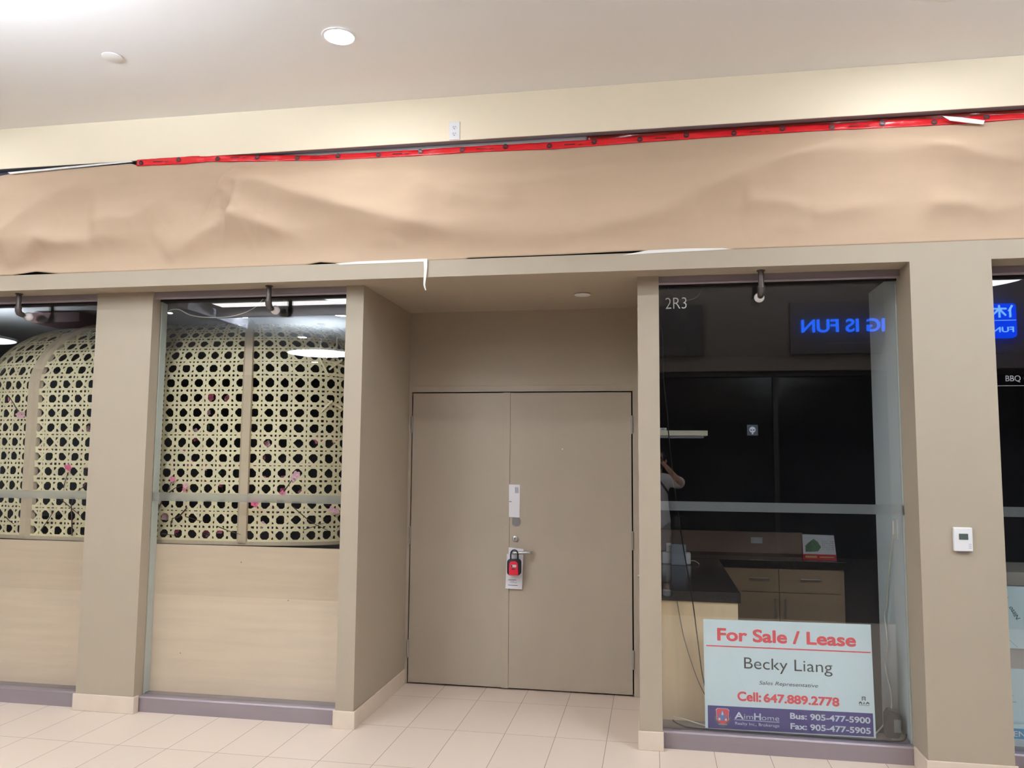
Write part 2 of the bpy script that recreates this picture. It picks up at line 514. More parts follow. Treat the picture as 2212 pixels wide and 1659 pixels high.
# mail and key box at the door
ev = thing('envelope', 'long white envelope tucked in the gap between the doors', 'envelope', (-1.005, D - 0.010, 1.222))
MB().prism([(-1.047, D - 0.0095, 1.462), (-0.966, D - 0.0045, 1.460), (-0.967, D - 0.0055, 1.223), (-1.045, D - 0.0105, 1.225)], (0, 0.0012, 0)).build('paper', soft_white, ev)
for i in range(4):
    MB().box(-1.001 + i * 0.007, -0.998 + i * 0.007, D - 0.0105, D - 0.0098, 1.398, 1.442).build('print_line', print_grey, ev)
MB().box(-1.044, -1.026, D - 0.0115, D - 0.0108, 1.336, 1.340).build('print_line', sign_black, ev)
cb = thing('paper_flyer', 'white paper slip behind the flyer, peeking out at the door lever', 'paper', (-0.99, D - 0.015, 0.75))
MB().prism([(-1.045, D - 0.0135, 1.008), (-0.935, D - 0.0135, 0.998), (-0.945, D - 0.0135, 0.735), (-1.050, D - 0.0135, 0.74)], (0, 0.001, 0)).build('paper', soft_white, cb)
cf_ = thing('paper_flyer', 'white printed flyer hanging from the door lever behind the key box', 'paper', (-1.0, D - 0.017, 0.711))
MB().prism([(-1.057, D - 0.0155, 0.962), (-1.02, D - 0.0155, 0.959), (-1.02, D - 0.0155, 0.94), (-0.985, D - 0.0155, 0.935), (-0.935, D - 0.0155, 0.952), (-0.943, D - 0.0185, 0.711), (-1.065, D - 0.0185, 0.714)], (0, 0.001, 0)).build('paper', soft_white, cf_)
for i, (a, q) in enumerate(((-1.045, -0.985), (-1.035, -1.000), (-1.030, -0.980))):
    MB().box(a, q, D - 0.0196, D - 0.0188, 0.775 - i * 0.009, 0.778 - i * 0.009).build('print_line', sign_black if i == 0 else print_grey, cf_)
MB().box(-1.045, -0.975, D - 0.0196, D - 0.0188, 0.737, 0.740).build('print_line', sign_black, cf_)
kb = thing('key_lockbox', 'red and black combination key lockbox hanging from the door lever', 'lockbox', (-0.992, 1.11, 0.82))
def rr(x0, x1, z0, z1, r, k=5):
    pts = []
    for cx, cz, a0 in ((x1 - r, z0 + r, -90), (x1 - r, z1 - r, 0), (x0 + r, z1 - r, 90), (x0 + r, z0 + r, 180)):
        for i in range(k + 1):
            a = math.radians(a0 + 90 * i / k)
            pts.append((cx + r * math.cos(a), cz + r * math.sin(a)))
    return pts
MB().xz(rr(-1.041, -0.943, 0.819, 0.933, 0.022), 1.082, 0.045).build('body', black_plastic, kb, bevel=0.006, smooth='auto', segs=3)
fp = MB().xz([(-1.026, 0.8205), (-0.958, 0.8205), (-0.962, 0.900), (-0.968, 0.914), (-0.980, 0.919), (-1.004, 0.919), (-1.018, 0.914), (-1.024, 0.900)], 1.076, 0.012).build('front_plate', red_plastic, kb, bevel=0.002, smooth='auto')
dw = MB().xz(rr(-1.011, -0.970, 0.876, 0.897, 0.006), 1.0735, 0.004).build('dial_window', steel, kb)
for i in range(4):
    MB().lathe((-1.0035 + i * 0.0087, 1.0745, 0.8865), [(0.0075, -0.003), (0.008, -0.002), (0.008, 0.002), (0.0075, 0.003)], 'x', 16).build('number_dial', white if i else black_plastic, dw)
MB().box(-1.004, -0.982, 1.0738, 1.077, 0.862, 0.868).build('slider', black_plastic, kb)
sh = [(-1.018, 1.104, 0.930), (-1.018, 1.104, 0.962)]
for i in range(1, 9):
    a = PI - PI * i / 8
    sh.append((-0.992 + 0.026 * math.cos(a), 1.104, 0.968 + 0.028 * math.sin(a)))
sh.append((-0.966, 1.104, 0.930))
MB().tube(sh, 0.0055, 10).build('shackle', black_plastic, kb, smooth='auto')

# ------------------------------------------------------------------ kraft paper over the sign band, tape
RIDGES = [  # crest line (x, z), height, width of the upper flank, width of the lower flank
    ([(-2.72, 3.49), (-2.63, 3.445), (-2.37, 3.364), (-1.864, 3.203), (-1.2, 3.026), (-0.2, 2.93)], 0.100, 0.34, 0.13),
    ([(-2.55, 3.56), (-2.2, 3.535), (-1.75, 3.47), (-1.2, 3.41)], 0.024, 0.08, 0.10),
    ([(-1.55, 3.33), (-1.203, 3.31), (-0.8, 3.30), (-0.3, 3.37), (0.35, 3.50)], 0.045, 0.16, 0.16),
    ([(-1.25, 3.25), (-0.998, 3.205), (-0.7, 3.19)], 0.014, 0.04, 0.05),
    ([(1.33, 3.62), (0.897, 3.42), (0.614, 3.32), (0.247, 3.20), (-0.35, 2.93)], 0.080, 0.24, 0.12),
    ([(1.15, 3.62), (1.514, 3.42), (1.747, 3.33), (2.6, 3.16)], 0.075, 0.20, 0.10),
    ([(1.50, 3.54), (2.3, 3.43)], 0.030, 0.08, 0.09),
    ([(-4.55, 2.98), (-4.222, 3.19), (-3.949, 3.37), (-3.60, 3.56)], 0.060, 0.20, 0.16),
    ([(-4.55, 3.43), (-4.209, 3.51), (-3.5, 3.57)], 0.040, 0.08, 0.11),
    ([(-3.70, 3.17), (-3.50, 3.205), (-3.35, 3.20), (-3.216, 3.25), (-3.08, 3.38), (-2.9, 3.52)], 0.055, 0.18, 0.09),
    ([(-4.36, 2.90), (-4.17, 2.95), (-4.019, 3.08), (-3.858, 3.045), (-3.549, 3.08), (-3.1, 3.00)], 0.050, 0.09, 0.09),
    ([(-3.15, 2.90), (-2.98, 2.99), (-2.80, 3.09), (-2.55, 3.19), (-2.4, 3.22)], 0.045, 0.09, 0.12),
    ([(-2.66, 3.19), (-2.58, 3.165), (-2.36, 3.10), (-2.08, 2.98)], 0.050, 0.12, 0.08),
    ([(-2.63, 3.46), (-2.70, 3.36), (-2.608, 3.27), (-2.66, 3.12)], 0.020, 0.06, 0.05),
    ([(-1.3, 2.90), (-0.9, 2.935), (-0.542, 2.965), (0.033, 3.08), (0.4, 3.2)], 0.028, 0.08, 0.12),
    ([(0.50, 3.13), (0.764, 3.115), (0.95, 3.03)], 0.016, 0.04, 0.06),
    ([(0.88, 3.03), (1.1, 3.065), (1.35, 3.09)], 0.014, 0.04, 0.06),
    ([(1.45, 3.08), (1.72, 3.05), (1.808, 3.00), (2.15, 3.08)], 0.024, 0.06, 0.09),
    ([(-1.80, 2.87), (-1.70, 2.97), (-1.50, 3.01)], 0.014, 0.05, 0.04),
    ([(-1.58, 2.88), (-1.52, 3.01)], 0.010, 0.04, 0.03),
    ([(0.55, 2.88), (0.70, 2.96), (1.05, 3.0)], 0.014, 0.06, 0.06),
]
def ridge_h(x, z):
    h = 0.0
    for pts, A, wu, wl in RIDGES:
        best = None
        n = len(pts) - 1
        for i in range(n):
            (ax, az), (bx, bz) = pts[i], pts[i + 1]
            dx, dz = bx - ax, bz - az
            L2 = dx * dx + dz * dz
            t = max(0, min(1, ((x - ax) * dx + (z - az) * dz) / L2))
            qx, qz = ax + t * dx, az + t * dz
            dd = math.hypot(x - qx, z - qz)
            if best is None or dd < best[0]:
                nx, nz = (-dz, dx) if dx >= 0 else (dz, -dx)
                best = (dd, (x - qx) * nx + (z - qz) * nz, (i + t) / n)
        dd, s, u = best
        if dd > 0.9:
            continue
        taper = min(1, u / 0.12) * min(1, (1 - u) / 0.45)
        taper = taper * taper * (3 - 2 * taper)
        # blend the two flank widths smoothly across the crest
        k = 0.5 + 0.5 * math.tanh(s / (math.sqrt(abs(s) * 0.02) + 0.02) if s else 0)
        w = wl + (wu - wl) * k
        r = 0.022
        h += 1.35 * A * taper * math.exp(-(math.sqrt(dd * dd + r * r) - r) / w)
    return h
PAPER_TOP = [(-4.60, 3.545), (-4.44, 3.553), (-4.33, 3.566), (-3.41, 3.588), (-3.36, 3.570), (-3.02, 3.571), (-2.82, 3.580), (-2.70, 3.572), (-2.45, 3.566), (-2.082, 3.556), (-1.461, 3.549), (-1.013, 3.550), (-0.577, 3.540), (0.01, 3.550), (0.521, 3.553), (0.886, 3.555), (1.24, 3.549), (1.658, 3.545), (2.046, 3.552), (4.2, 3.552)]
PAPER_BOT = [(-4.60, 2.861), (-4.263, 2.861), (-4.086, 2.880), (-3.91, 2.860), (-2.165, 2.858), (-2.057, 2.874), (-1.919, 2.859), (-1.126, 2.858), (-1.10, 2.866), (-0.566, 2.866), (-0.076, 2.872), (0.05, 2.860), (4.2, 2.860)]
def lerp(tab, x):
    for (a, va), (q, vq) in zip(tab, tab[1:]):
        if x <= q:
            return va + (vq - va) * max(0, (x - a) / (q - a))
    return tab[-1][1]
def paper_y(x, z):
    zt, zb = lerp(PAPER_TOP, x), lerp(PAPER_BOT, x)
    u = (z - zb) / (zt - zb)
    top_y = 0.004 + 0.040 * min(1, max(0, (x + 2.95) / 0.85))
    base = 0.014 + (top_y - 0.014) * max(0, u) ** 1.5
    eb, et = min(1, max(0, u) / 0.34), min(1, max(0, 1 - u) / 0.28 + 0.05)
    env = (eb * eb * (3 - 2 * eb) * 0.96 + 0.04) * et * et * (3 - 2 * et)
    nz = noise.noise((x * 1.7, z * 3.1, 0.3)) * 0.010 + noise.noise((x * 5, z * 7, 2.3)) * 0.0035 + noise.noise((x * 13, z * 15, 5.1)) * 0.0010
    vor = noise.voronoi((x * 3.1, z * 3.4, 1.7))[0]
    nz += (vor[1] - vor[0]) * 0.006
    return base - max(0, env) * (ridge_h(x, z) + nz + 0.012)
rows = []
NX, NZ = 780, 70
for j in range(NZ + 1):
    row = []
    for i in range(NX + 1):
        x = -6.9 + 11.0 * i / NX
        zt, zb = min(3.599, lerp(PAPER_TOP, x)), lerp(PAPER_BOT, x)
        z = zb + (zt - zb) * j / NZ
        row.append((x, paper_y(x, z), z))
    rows.append(row)
po = MB().grid(rows).build('kraft_paper_sheet', kraft, smooth=True, loc=(-1.0, 0.03, 2.86))
sd = po.modifiers.new('thickness', 'SOLIDIFY'); sd.thickness = 0.0008; sd.offset = 1
tag(po, 'long crumpled brown kraft paper sheet covering the sign band', 'paper')

def tape_y(x, j):
    zt = min(3.597, lerp(PAPER_TOP, x))
    back = 0.048 * min(1, max(0, (x + 2.95) / 0.85)) - 0.003
    return (paper_y(x, zt - 0.002) - 0.007) * (1 - j) + back * j
def ribbon(top, bot, yoff, n, crinkle, seed, name, m, parent=None, th=0.0006):
    x0, x1 = max(top[0][0], bot[0][0]), min(top[-1][0], bot[-1][0])
    rws = []
    for j in range(5):
        r = []
        for i in range(n + 1):
            x = x0 + (x1 - x0) * i / n
            zb, zt = lerp(bot, x), lerp(top, x)
            z = zb + (zt - zb) * j / 4
            y = (tape_y(x, j / 4) if yoff is None else yoff) + crinkle * (noise.noise((x * 9, z * 30, seed)) + 0.6 * noise.noise((x * 24, z * 45, seed + 3)))
            r.append((x, y, z))
        rws.append(r)
    o = MB().grid(rws).build(name, m, parent, smooth=True)
    s_ = o.modifiers.new('thickness', 'SOLIDIFY'); s_.thickness = th
    return o
TT = [(-3.40, 3.608), (-2.82, 3.610), (-2.60, 3.602), (-2.35, 3.592), (-2.083, 3.583), (-1.462, 3.579), (-1.161, 3.580), (-0.721, 3.577), (-0.379, 3.576), (0.255, 3.580), (0.783, 3.583), (1.241, 3.582), (1.66, 3.575), (4.1, 3.580)]
TB = [(x, z - 0.012) for x, z in PAPER_TOP if x > -3.38]
TB[0] = (-3.365, 3.566)
tp = thing('red_sheathing_tape', 'glossy red tape with black round marks along the paper top', 'tape', (-0.5, 0.06, 3.57))
ribbon(TT, TB, None, 520, 0.006, 1.0, 'tape_strip', tape_red, tp)
ribbon([(-0.38, 3.604), (1.22, 3.604), (4.1, 3.604)], [(-0.38, 3.570), (1.22, 3.574), (4.1, 3.574)], 0.055, 200, 0.004, 4.0, 'film_edge', tape_dark, tp)
ribbon([(-2.35, 3.604), (-0.385, 3.604)], [(-2.35, 3.584), (-0.385, 3.570)], 0.055, 60, 0.001, 7.0, 'grey_edge', tape_grey, tp)
x = -3.33
k = 0
while x < 4.0:
    zt, zb = lerp(TT, x), lerp(TB, x)
    z = (zt + zb) / 2 + (0.006 if k % 2 else -0.003)
    y = tape_y(x, (z - zb) / (zt - zb)) - 0.001 + 0.006 * (noise.noise((x * 9, z * 30, 1.0)) + 0.6 * noise.noise((x * 24, z * 45, 4.0)))
    mk = MB().lathe((x, y - 0.0042, z), [(0.016, 0), (0.016, 0.0006)], 'y', 20).build('round_mark', black_ink, tp)
    MB().box(x - 0.011, x + 0.009, y - 0.0052, y - 0.0044, z + 0.003, z + 0.005).box(x - 0.009, x + 0.011, y - 0.0052, y - 0.0044, z - 0.004, z - 0.002).build('mark_stripe', tape_red, mk)
    if k % 2 == 0:
        MB().box(x + 0.09, x + 0.155, y - 0.0042, y - 0.0036, z + 0.000, z + 0.004).box(x + 0.175, x + 0.20, y - 0.0042, y - 0.0036, z - 0.004, z - 0.001).build('print_line', black_ink, tp)
    k += 1
    x += 0.272
# white masking tape bits
def strip_xz(name, label, pts, y, th=0.0012):
    cx = sum(p[0] for p in pts) / len(pts); cz = sum(p[1] for p in pts) / len(pts)
    return tag(MB().xz(pts, y, th).build(name, tape_white, loc=(cx, y, cz)), label, 'tape')
strip_xz('masking_tape', 'long white tape strip under the dark edge at the paper corner', [(-4.315, 3.560), (-4.335, 3.574), (-3.41, 3.602), (-3.385, 3.592)], -0.012)
strip_xz('masking_tape', 'torn white strip sticking out over the red tape', [(1.601, 3.575), (1.70, 3.560), (1.817, 3.534), (1.809, 3.512), (1.72, 3.528), (1.64, 3.545)], 0.008)
strip_xz('masking_tape', 'white tape along the paper bottom, left of the gap over the doors', [(-1.949, 2.858), (-1.80, 2.866), (-1.374, 2.868), (-1.373, 2.850), (-1.918, 2.849)], -0.0018)
strip_xz('masking_tape', 'white tape along the paper bottom above the unit number', [(-0.17, 2.846), (-0.022, 2.870), (0.20, 2.872), (0.397, 2.867), (0.462, 2.858), (-0.022, 2.851)], -0.0018)
hs = []
for i in range(13):
    t = i / 12
    z = 2.866 - 0.196 * t
    xc = -1.3665 + 0.004 * math.sin(5 * t) + (0.010 * max(0, t - 0.85) / 0.15)
    w = 0.010 * (1 - t) ** 0.8 + 0.003
    hs.append([(xc - w, -0.006 - 0.006 * math.sin(3 * t), z), (xc + w, -0.010 - 0.004 * math.sin(4 * t), z)])
hso = MB().grid(hs).build('masking_tape', tape_white, loc=(-1.366, -0.006, 2.77))
hm = hso.modifiers.new('thickness', 'SOLIDIFY'); hm.thickness = 0.0006
tag(hso, 'thin torn white tape tail dangling from the beam over the doors', 'tape')

# ------------------------------------------------------------------ small fixtures
ou = thing('wall_outlet', 'white duplex power outlet high on the cream wall', 'outlet', (-1.196, 0, 3.666))
MB().box(-1.230, -1.162, -0.0065, -0.0002, 3.608, 3.724).build('cover_plate', white, ou, bevel=0.0025)
for zc in (3.6865, 3.6445):
    sk = MB().xz([(-1.196 + 0.0175 * math.cos(a), zc + min(0.0135, max(-0.0135, 0.0175 * math.sin(a)))) for a in [2 * PI * i / 28 for i in range(28)]], -0.0085, 0.0022).build('socket', soft_white, ou)
    MB().box(-1.2035, -1.2012, -0.0092, -0.0086, zc - 0.002, zc + 0.008).box(-1.1908, -1.1885, -0.0092, -0.0086, zc - 0.001, zc + 0.007).lathe((-1.196, -0.0092, zc - 0.0085), [(0.0028, 0), (0.0028, 0.0006)], 'y', 12).build('slots', black_ink, sk)
th_ = thing('thermostat', 'white wall thermostat with a small grey screen', 'thermostat', (1.606, 0, 1.246))
MB().box(1.559, 1.652, -0.022, -0.0003, 1.185, 1.309).build('housing', white, th_, bevel=0.004)
MB().box(1.584, 1.629, -0.0235, -0.0218, 1.246, 1.277).build('screen', screen_m, th_)
for i in range(3):
    MB().box(1.630, 1.644, -0.0228, -0.0217, 1.222 - i * 0.010, 1.2245 - i * 0.010).build('button', print_grey, th_)
MB().box(1.579, 1.634, -0.016, -0.0003, 1.1800, 1.1848).build('bracket', grey_metal, th_)
def cap(name, label, x, y, z, m):
    return tag(MB().lathe((x, y, z), [(0.050, -0.010), (0.055, -0.008), (0.055, -0.004), (0.030, -0.004), (0.030, -0.0002)], 'z', 36).build(name, m, smooth='auto', loc=(x, y, z)), label, 'sprinkler cap', 'concealed sprinkler caps')
cap('sprinkler_cap', 'round beige sprinkler cap on the high mall ceiling', -2.98, -0.792, ZC, ceil_m)
cap('sprinkler_cap', 'round white sprinkler cap in the soffit over the doors', -0.461, 0.632, ZS, white)

# bulb fittings hanging before the windows
def bulb_fitting(x, y, label):
    f = thing('pipe_bulb_fitting', label, 'light fitting', (x, y, ZS), 'bare bulb fittings over the windows')
    MB().lathe((x, y, ZS), [(0.024, -0.006), (0.024, -0.0005)], 'z', 20).build('flange', dark_metal, f, smooth='auto')
    MB().tube([(x, y, ZS - 0.001), (x, y, ZS - 0.092)], 0.0165, 16).build('pipe', dark_metal, f, smooth='auto')
    el = MB()
    el.lathe((x, y, ZS - 0.105), [(0.0225, 0.0), (0.0225, 0.014)], 'z', 20)
    el.tube([(x, y, ZS - 0.100), (x, y + 0.001, ZS - 0.118), (x, y + 0.010, ZS - 0.133), (x, y + 0.026, ZS - 0.139), (x, y + 0.044, ZS - 0.141)], [0.0205, 0.021, 0.021, 0.019, 0.018], 16)
    el.build('elbow', dark_metal, f, smooth='auto')
    MB().lathe((x, y + 0.042, ZS - 0.141), [(0.0125, 0), (0.0125, 0.018)], 'y', 16).build('socket', steel, f, smooth='auto')
    pr = [(0.0115, 0.058), (0.013, 0.064)]
    for i in range(1, 12):
        a = math.radians(205 - 205 * i / 11.0)
        pr.append((max(0.0004, 0.0300 * math.sin(math.radians(25 + 155 * i / 11.0))), 0.0980 - 0.0300 * math.cos(math.radians(25 + 155 * i / 11.0))))
    MB().lathe((x, y, ZS - 0.141), pr, 'y', 24).build('bulb', bulb_glass, f, smooth=True)
    MB().lathe((x, y + 0.1275, ZS - 0.141), [(0.003, 0), (0.002, 0.003)], 'y', 12).build('bulb_tip', wire_grey, f)
    return f
bf = bulb_fitting(-4.283, 0.098, 'bulb fitting before the window at the far pillar edge of the picture')
bf['label'] = 'bare bulb on a dark elbow pipe, first one from the street-side edge'
bf['label'] = 'bare bulb on a dark elbow pipe before the half-cropped cane window'
copy_tree(bf, (-2.441, 0.098, ZS), 'bare bulb on a dark elbow pipe before the full cane window')
copy_tree(bf, (0.622, 0.098, ZS), 'bare bulb on a dark elbow pipe above the sale sign window')

# ------------------------------------------------------------------ mall lamps
lens_m = emission('downlight_lens', (240, 246, 255), DOWNLIGHT_L)
pend_dn = emission('pendant_diffuser', (236, 246, 255), PENDANT_DOWN)
pend_up = emission('pendant_uplight', (226, 239, 255), PENDANT_UP)
def downlight(x, y, label):
    o = thing('downlight', label, 'downlight', (x, y, ZC), 'recessed ceiling downlights')
    MB().lathe((x, y, ZC), [(0.078, -0.001), (0.078, -0.006), (0.092, -0.005), (0.094, -0.0005)], 'z', 36, caps=False).build('trim_ring', white, o, smooth='auto')
    MB().lathe((x, y, ZC), [(0.0775, -0.004), (0.0775, -0.002)], 'z', 24).build('lens', lens_m, o)
    return o
dl = downlight(-1.633, -0.791, 'glowing round downlight in the mall ceiling above the doors')
copy_tree(dl, (1.432, -0.79 + 0.06, ZC), 'downlight cut by the picture top, above the thermostat pillar')
SPOTS = [(-4.6, -1.6), (-3.1, -1.6), (-1.6, -1.6), (-0.1, -1.6), (1.4, -1.6), (2.9, -1.6), (-4.69, -0.79), (4.49, -0.79), (-4.7, -4.9), (-1.63, -4.9), (1.43, -4.9), (4.49, -4.9), (-7.54, -6.18), (-6.52, -6.69), (-4.89, -6.78), (-6.52, -8.91), (-7.96, -12.75)]  # leading row: unseen, set by shadow slope, added for contrast on the paper
LBL = ['second row downlight before the half-cropped cane window', 'second row downlight before the full cane window', 'second row downlight before the wall beside the doors', 'second row downlight before the doors and sign window pillar', 'second row downlight before the sale sign window', 'second row downlight before the white boards', 'downlight in the mall ceiling before the half-cropped cane window', 'downlight in the mall ceiling far along past the white boards',
       'downlight over the corridor opposite the half-cropped cane window', 'downlight over the corridor opposite the doors', 'downlight over the corridor opposite the sale sign', 'downlight over the corridor opposite the white boards',
       'downlight mirrored at the pale jamb of the cane window', 'downlight mirrored just under the white cable in the cane window', 'downlight mirrored in the top corner of the cane window beside the recess',
       'downlight mirrored directly above the round pendant in the cane window', 'downlight mirrored beneath the round pendant in the cane window']
for (x, y), l in zip(SPOTS, LBL):
    copy_tree(dl, (x, y, ZC), l)
for x, l in ((0.0, 'high downlight before the opposite shop, straight across from the doors'), (2.8, 'high downlight before the lit blue letters'), (5.6, 'high downlight before the blue square sign')):
    copy_tree(dl, (x, -7.2, 5.2), l)  # unseen lamps added to brighten the opposite wall in the reflections
def pendant(x, y, z, label):
    o = thing('disc_pendant', label, 'pendant lamp', (x, y, ZC), 'round disc pendant lamps')
    r = 0.54
    MB().lathe((x, y, ZC), [(0.07, -0.03), (0.07, -0.0005)], 'z', 24).build('canopy', white, o, smooth='auto')
    MB().tube([(x, y, ZC - 0.03), (x, y, z + 0.03)], 0.006, 8).build('stem', steel, o)
    MB().lathe((x, y, z), [(r, -0.002), (r + 0.012, 0.0), (r + 0.012, 0.03), (r, 0.032)], 'z', 48, caps=False).build('rim', white, o, smooth='auto')
    MB().lathe((x, y, z), [(r, 0.0), (r, 0.002)], 'z', 40).build('diffuser', pend_dn, o)
    MB().lathe((x, y, z), [(r, 0.028), (r, 0.030)], 'z', 40).build('uplight', pend_up, o)
    return o
pd = pendant(-3.05, -2.88, 3.38, 'disc pendant mirrored at the top corner of the full cane window')
copy_tree(pd, (2.93, -2.93, ZC), 'disc pendant mirrored at the top of the window beside the thermostat pillar')
copy_tree(pd, (-5.53, -7.5, ZC), 'disc pendant mirrored low over the cane weave')
copy_tree(pd, (-10.15, -5.3, ZC), 'disc pendant mirrored in the half-cropped cane window')

# ------------------------------------------------------------------ cane dome booth behind the left windows
XC, YC, A_, B_, NE = -3.58, 1.42, 1.56, 1.0, 4.5
Z0, Z1, RD = 1.072, 2.13, 0.52
tbl = []
acc = 0; last = None
for i in range(4001):
    a = PI + PI * i / 4000            # from the left side over the front to the right side
    ca, sa = math.cos(a), math.sin(a)
    px = A_ * math.copysign(abs(ca) ** (2 / NE), ca)
    py = B_ * math.copysign(abs(sa) ** (2 / NE), sa)
    if last: acc += math.hypot(px - last[0], py - last[1])
    last = (px, py)
    tbl.append((acc, px, py))
import bisect
keys = [t[0] for t in tbl]
def plan(s):
    i = min(max(bisect.bisect_left(keys, s), 1), len(tbl) - 1)
    a, q = tbl[i - 1], tbl[i]
    t = (s - a[0]) / max(1e-9, q[0] - a[0])
    return a[1] + (q[1] - a[1]) * t, a[2] + (q[2] - a[2]) * t
def s_at_x(x):
    return min((t for t in tbl if t[2] < -0.3 or abs(t[1]) < A_ * 0.99), key=lambda t: abs(t[1] - (x - XC)))[0]
V1 = Z1 - Z0
def dome(s, v, off=0.0):
    px, py = plan(s)
    if v <= V1:
        d, z, cth = 0, Z0 + v, 1
    else:
        th = (v - V1) / RD
        d, z, cth = RD * (1 - math.cos(th)), Z1 + RD * math.sin(th), math.cos(th)
    fx, fy = (A_ - d + off) / A_, (B_ - d + off) / B_
    return Vector((XC + px * fx, YC + py * fy, z + off * (1 - cth)))
sA, sB = s_at_x(-4.40), s_at_x(-2.745)
pitch = (sB - sA) / 16
VT = V1 + RD * 1.32
dm = thing('cane_dome_booth', 'large domed booth hood of woven pale cane on wooden ribs', 'booth hood', (XC, YC, Z0))
def cane(name, s0, s1, seed):
    rnd = random.Random(seed)
    m = MB()
    p = pitch
    dl_, w = 0.138 * p, 0.155 * p
    def strip(a, b_, w_, off, n):
        (sa, va), (sb, vb) = a, b_
        L = math.hypot(sb - sa, vb - va)
        if L < 0.02: return
        n = max(2, int(L / (p * 0.55)))
        ux, uy = (vb - va) / L, -(sb - sa) / L
        jit = rnd.uniform(-0.04, 0.04) * p
        pts = []
        for i in range(n + 1):
            t = i / n
            s, v = sa + (sb - sa) * t + ux * jit, va + (vb - va) * t + uy * jit
            pts.append((dome(s - ux * w_ / 2, v - uy * w_ / 2, off), dome(s + ux * w_ / 2, v + uy * w_ / 2, off)))
        # thin strip with front and back skin
        bk = [(dome(0, 0), 0)] if False else None
        rws = [[q[0] for q in pts], [q[1] for q in pts]]
        m.grid(rws)
    K = int(round((s1 - s0) / p))
    J = int(VT / p)
    for k in range(K + 1):
        s = s0 + k * p
        for sg in (-1, 1):
            if s0 < s + sg * dl_ < s1:
                strip((s + sg * dl_, 0), (s + sg * dl_, VT), w, 0.0, 0)
    for j in range(J + 1):
        v = j * p
        for sg in (-1, 1):
            vv = v + sg * dl_
            if 0 < vv < VT:
                strip((s0, vv), (s1, vv), w, 0.0012, 0)
    for mm in range(-J - 1, K + 1):
        # s - v = mm p
        q = (mm + 0.5) * p
        lo, hi = max(0, -q), min(VT, (s1 - s0) - q)
        if hi - lo > 0.03:
            strip((s0 + q + lo, lo), (s0 + q + hi, hi), w * 0.95, 0.0024, 0)
    for mm in range(0, K + J + 2):
        q = (mm + 0.5) * p
        lo, hi = max(0, q - (s1 - s0)), min(VT, q)
        if hi - lo > 0.03:
            strip((s0 + q - lo, lo), (s0 + q - hi, hi), w * 0.95, 0.0036, 0)
    o = m.build(name, rattan, dm)
    so = o.modifiers.new('thickness', 'SOLIDIFY'); so.thickness = 0.0008
    return o
cane('cane_panel', sA - 8 * pitch, sA, 1)
cane('cane_panel', sA, sB, 2)
cane('cane_panel', sB, sB + 8 * pitch, 3)
def rib(s, w=0.075):
    m = MB()
    rings = []
    N = 40
    for i in range(N + 1):
        v = VT * i / N
        q = []
        for ds_, off in ((-w / 2, 0.004), (-w / 2 + 0.012, 0.026), (w / 2 - 0.012, 0.026), (w / 2, 0.004), (w / 2, -0.02), (-w / 2, -0.02)):
            q.append(dome(s + ds_, v, off))
        rings.append(q)
    for i in range(N):
        for k in range(6):
            m.poly([rings[i][k], rings[i][(k + 1) % 6], rings[i + 1][(k + 1) % 6], rings[i + 1][k]])
    bmesh.ops.remove_doubles(m.bm, verts=m.bm.verts, dist=0.0001)
    return m.build('rib', rib_wood, dm)
for s in (sA - 8 * pitch, sA, sB, sB + 8 * pitch):
    rib(s)
rl = MB()
prev = None
for i in range(121):
    s = sA - 8 * pitch + (sB - sA + 16 * pitch) * i / 120
    a, q = dome(s, 0.0, 0.018), dome(s, 0.0, -0.02)
    cur = [Vector((a.x, a.y, Z0 - 0.016)), Vector((a.x, a.y, Z0 + 0.008)), Vector((q.x, q.y, Z0 + 0.008)), Vector((q.x, q.y, Z0 - 0.016))]
    if prev:
        for k in range(4):
            rl.poly([prev[k], cur[k], cur[(k + 1) % 4], prev[(k + 1) % 4]])
    prev = cur
bmesh.ops.remove_doubles(rl.bm, verts=rl.bm.verts, dist=0.0001)
rl.build('bottom_rail', rib_wood, dm)
# loose cane ends near the recess side
rnd = random.Random(11)
for i in range(9):
    s = sB + pitch * rnd.uniform(4.6, 6.2); v = pitch * rnd.uniform(8.5, 13)
    a = rnd.uniform(-0.6, 2.2); L = rnd.uniform(0.10, 0.2)
    m = MB(); r0 = []; r1 = []
    for k in range(5):
        t = k / 4
        c0 = dome(s + math.cos(a) * L * t, v + math.sin(a) * L * t, 0.006 + 0.02 * t * t)
        r0.append(c0 - Vector((math.sin(a), 0, -math.cos(a))) * 0.007); r1.append(c0 + Vector((math.sin(a), 0, -math.cos(a))) * 0.007)
    m.grid([r0, r1])
    o = m.build('loose_cane_strip', rattan, dm)
    so = o.modifiers.new('thickness', 'SOLIDIFY'); so.thickness = 0.0008

# wooden half wall under the dome
wp = thing('half_wall_panel', 'pale maple veneer half wall behind the cane windows', 'panel', (-3.6, 0.36, 0.0965))
MB().box(-5.3, -1.965, 0.336, 0.374, 0.0965, 1.056).build('board', maple, wp, bevel=0.001)
for x, z in ((-2.69, 0.955), (-4.55, 0.82), (-3.10, 0.35), (-2.35, 0.72)):
    MB().lathe((x, 0.3355, z), [(0.004, -0.001), (0.004, 0)], 'y', 8).build('screw_hole', wire_grey, wp)

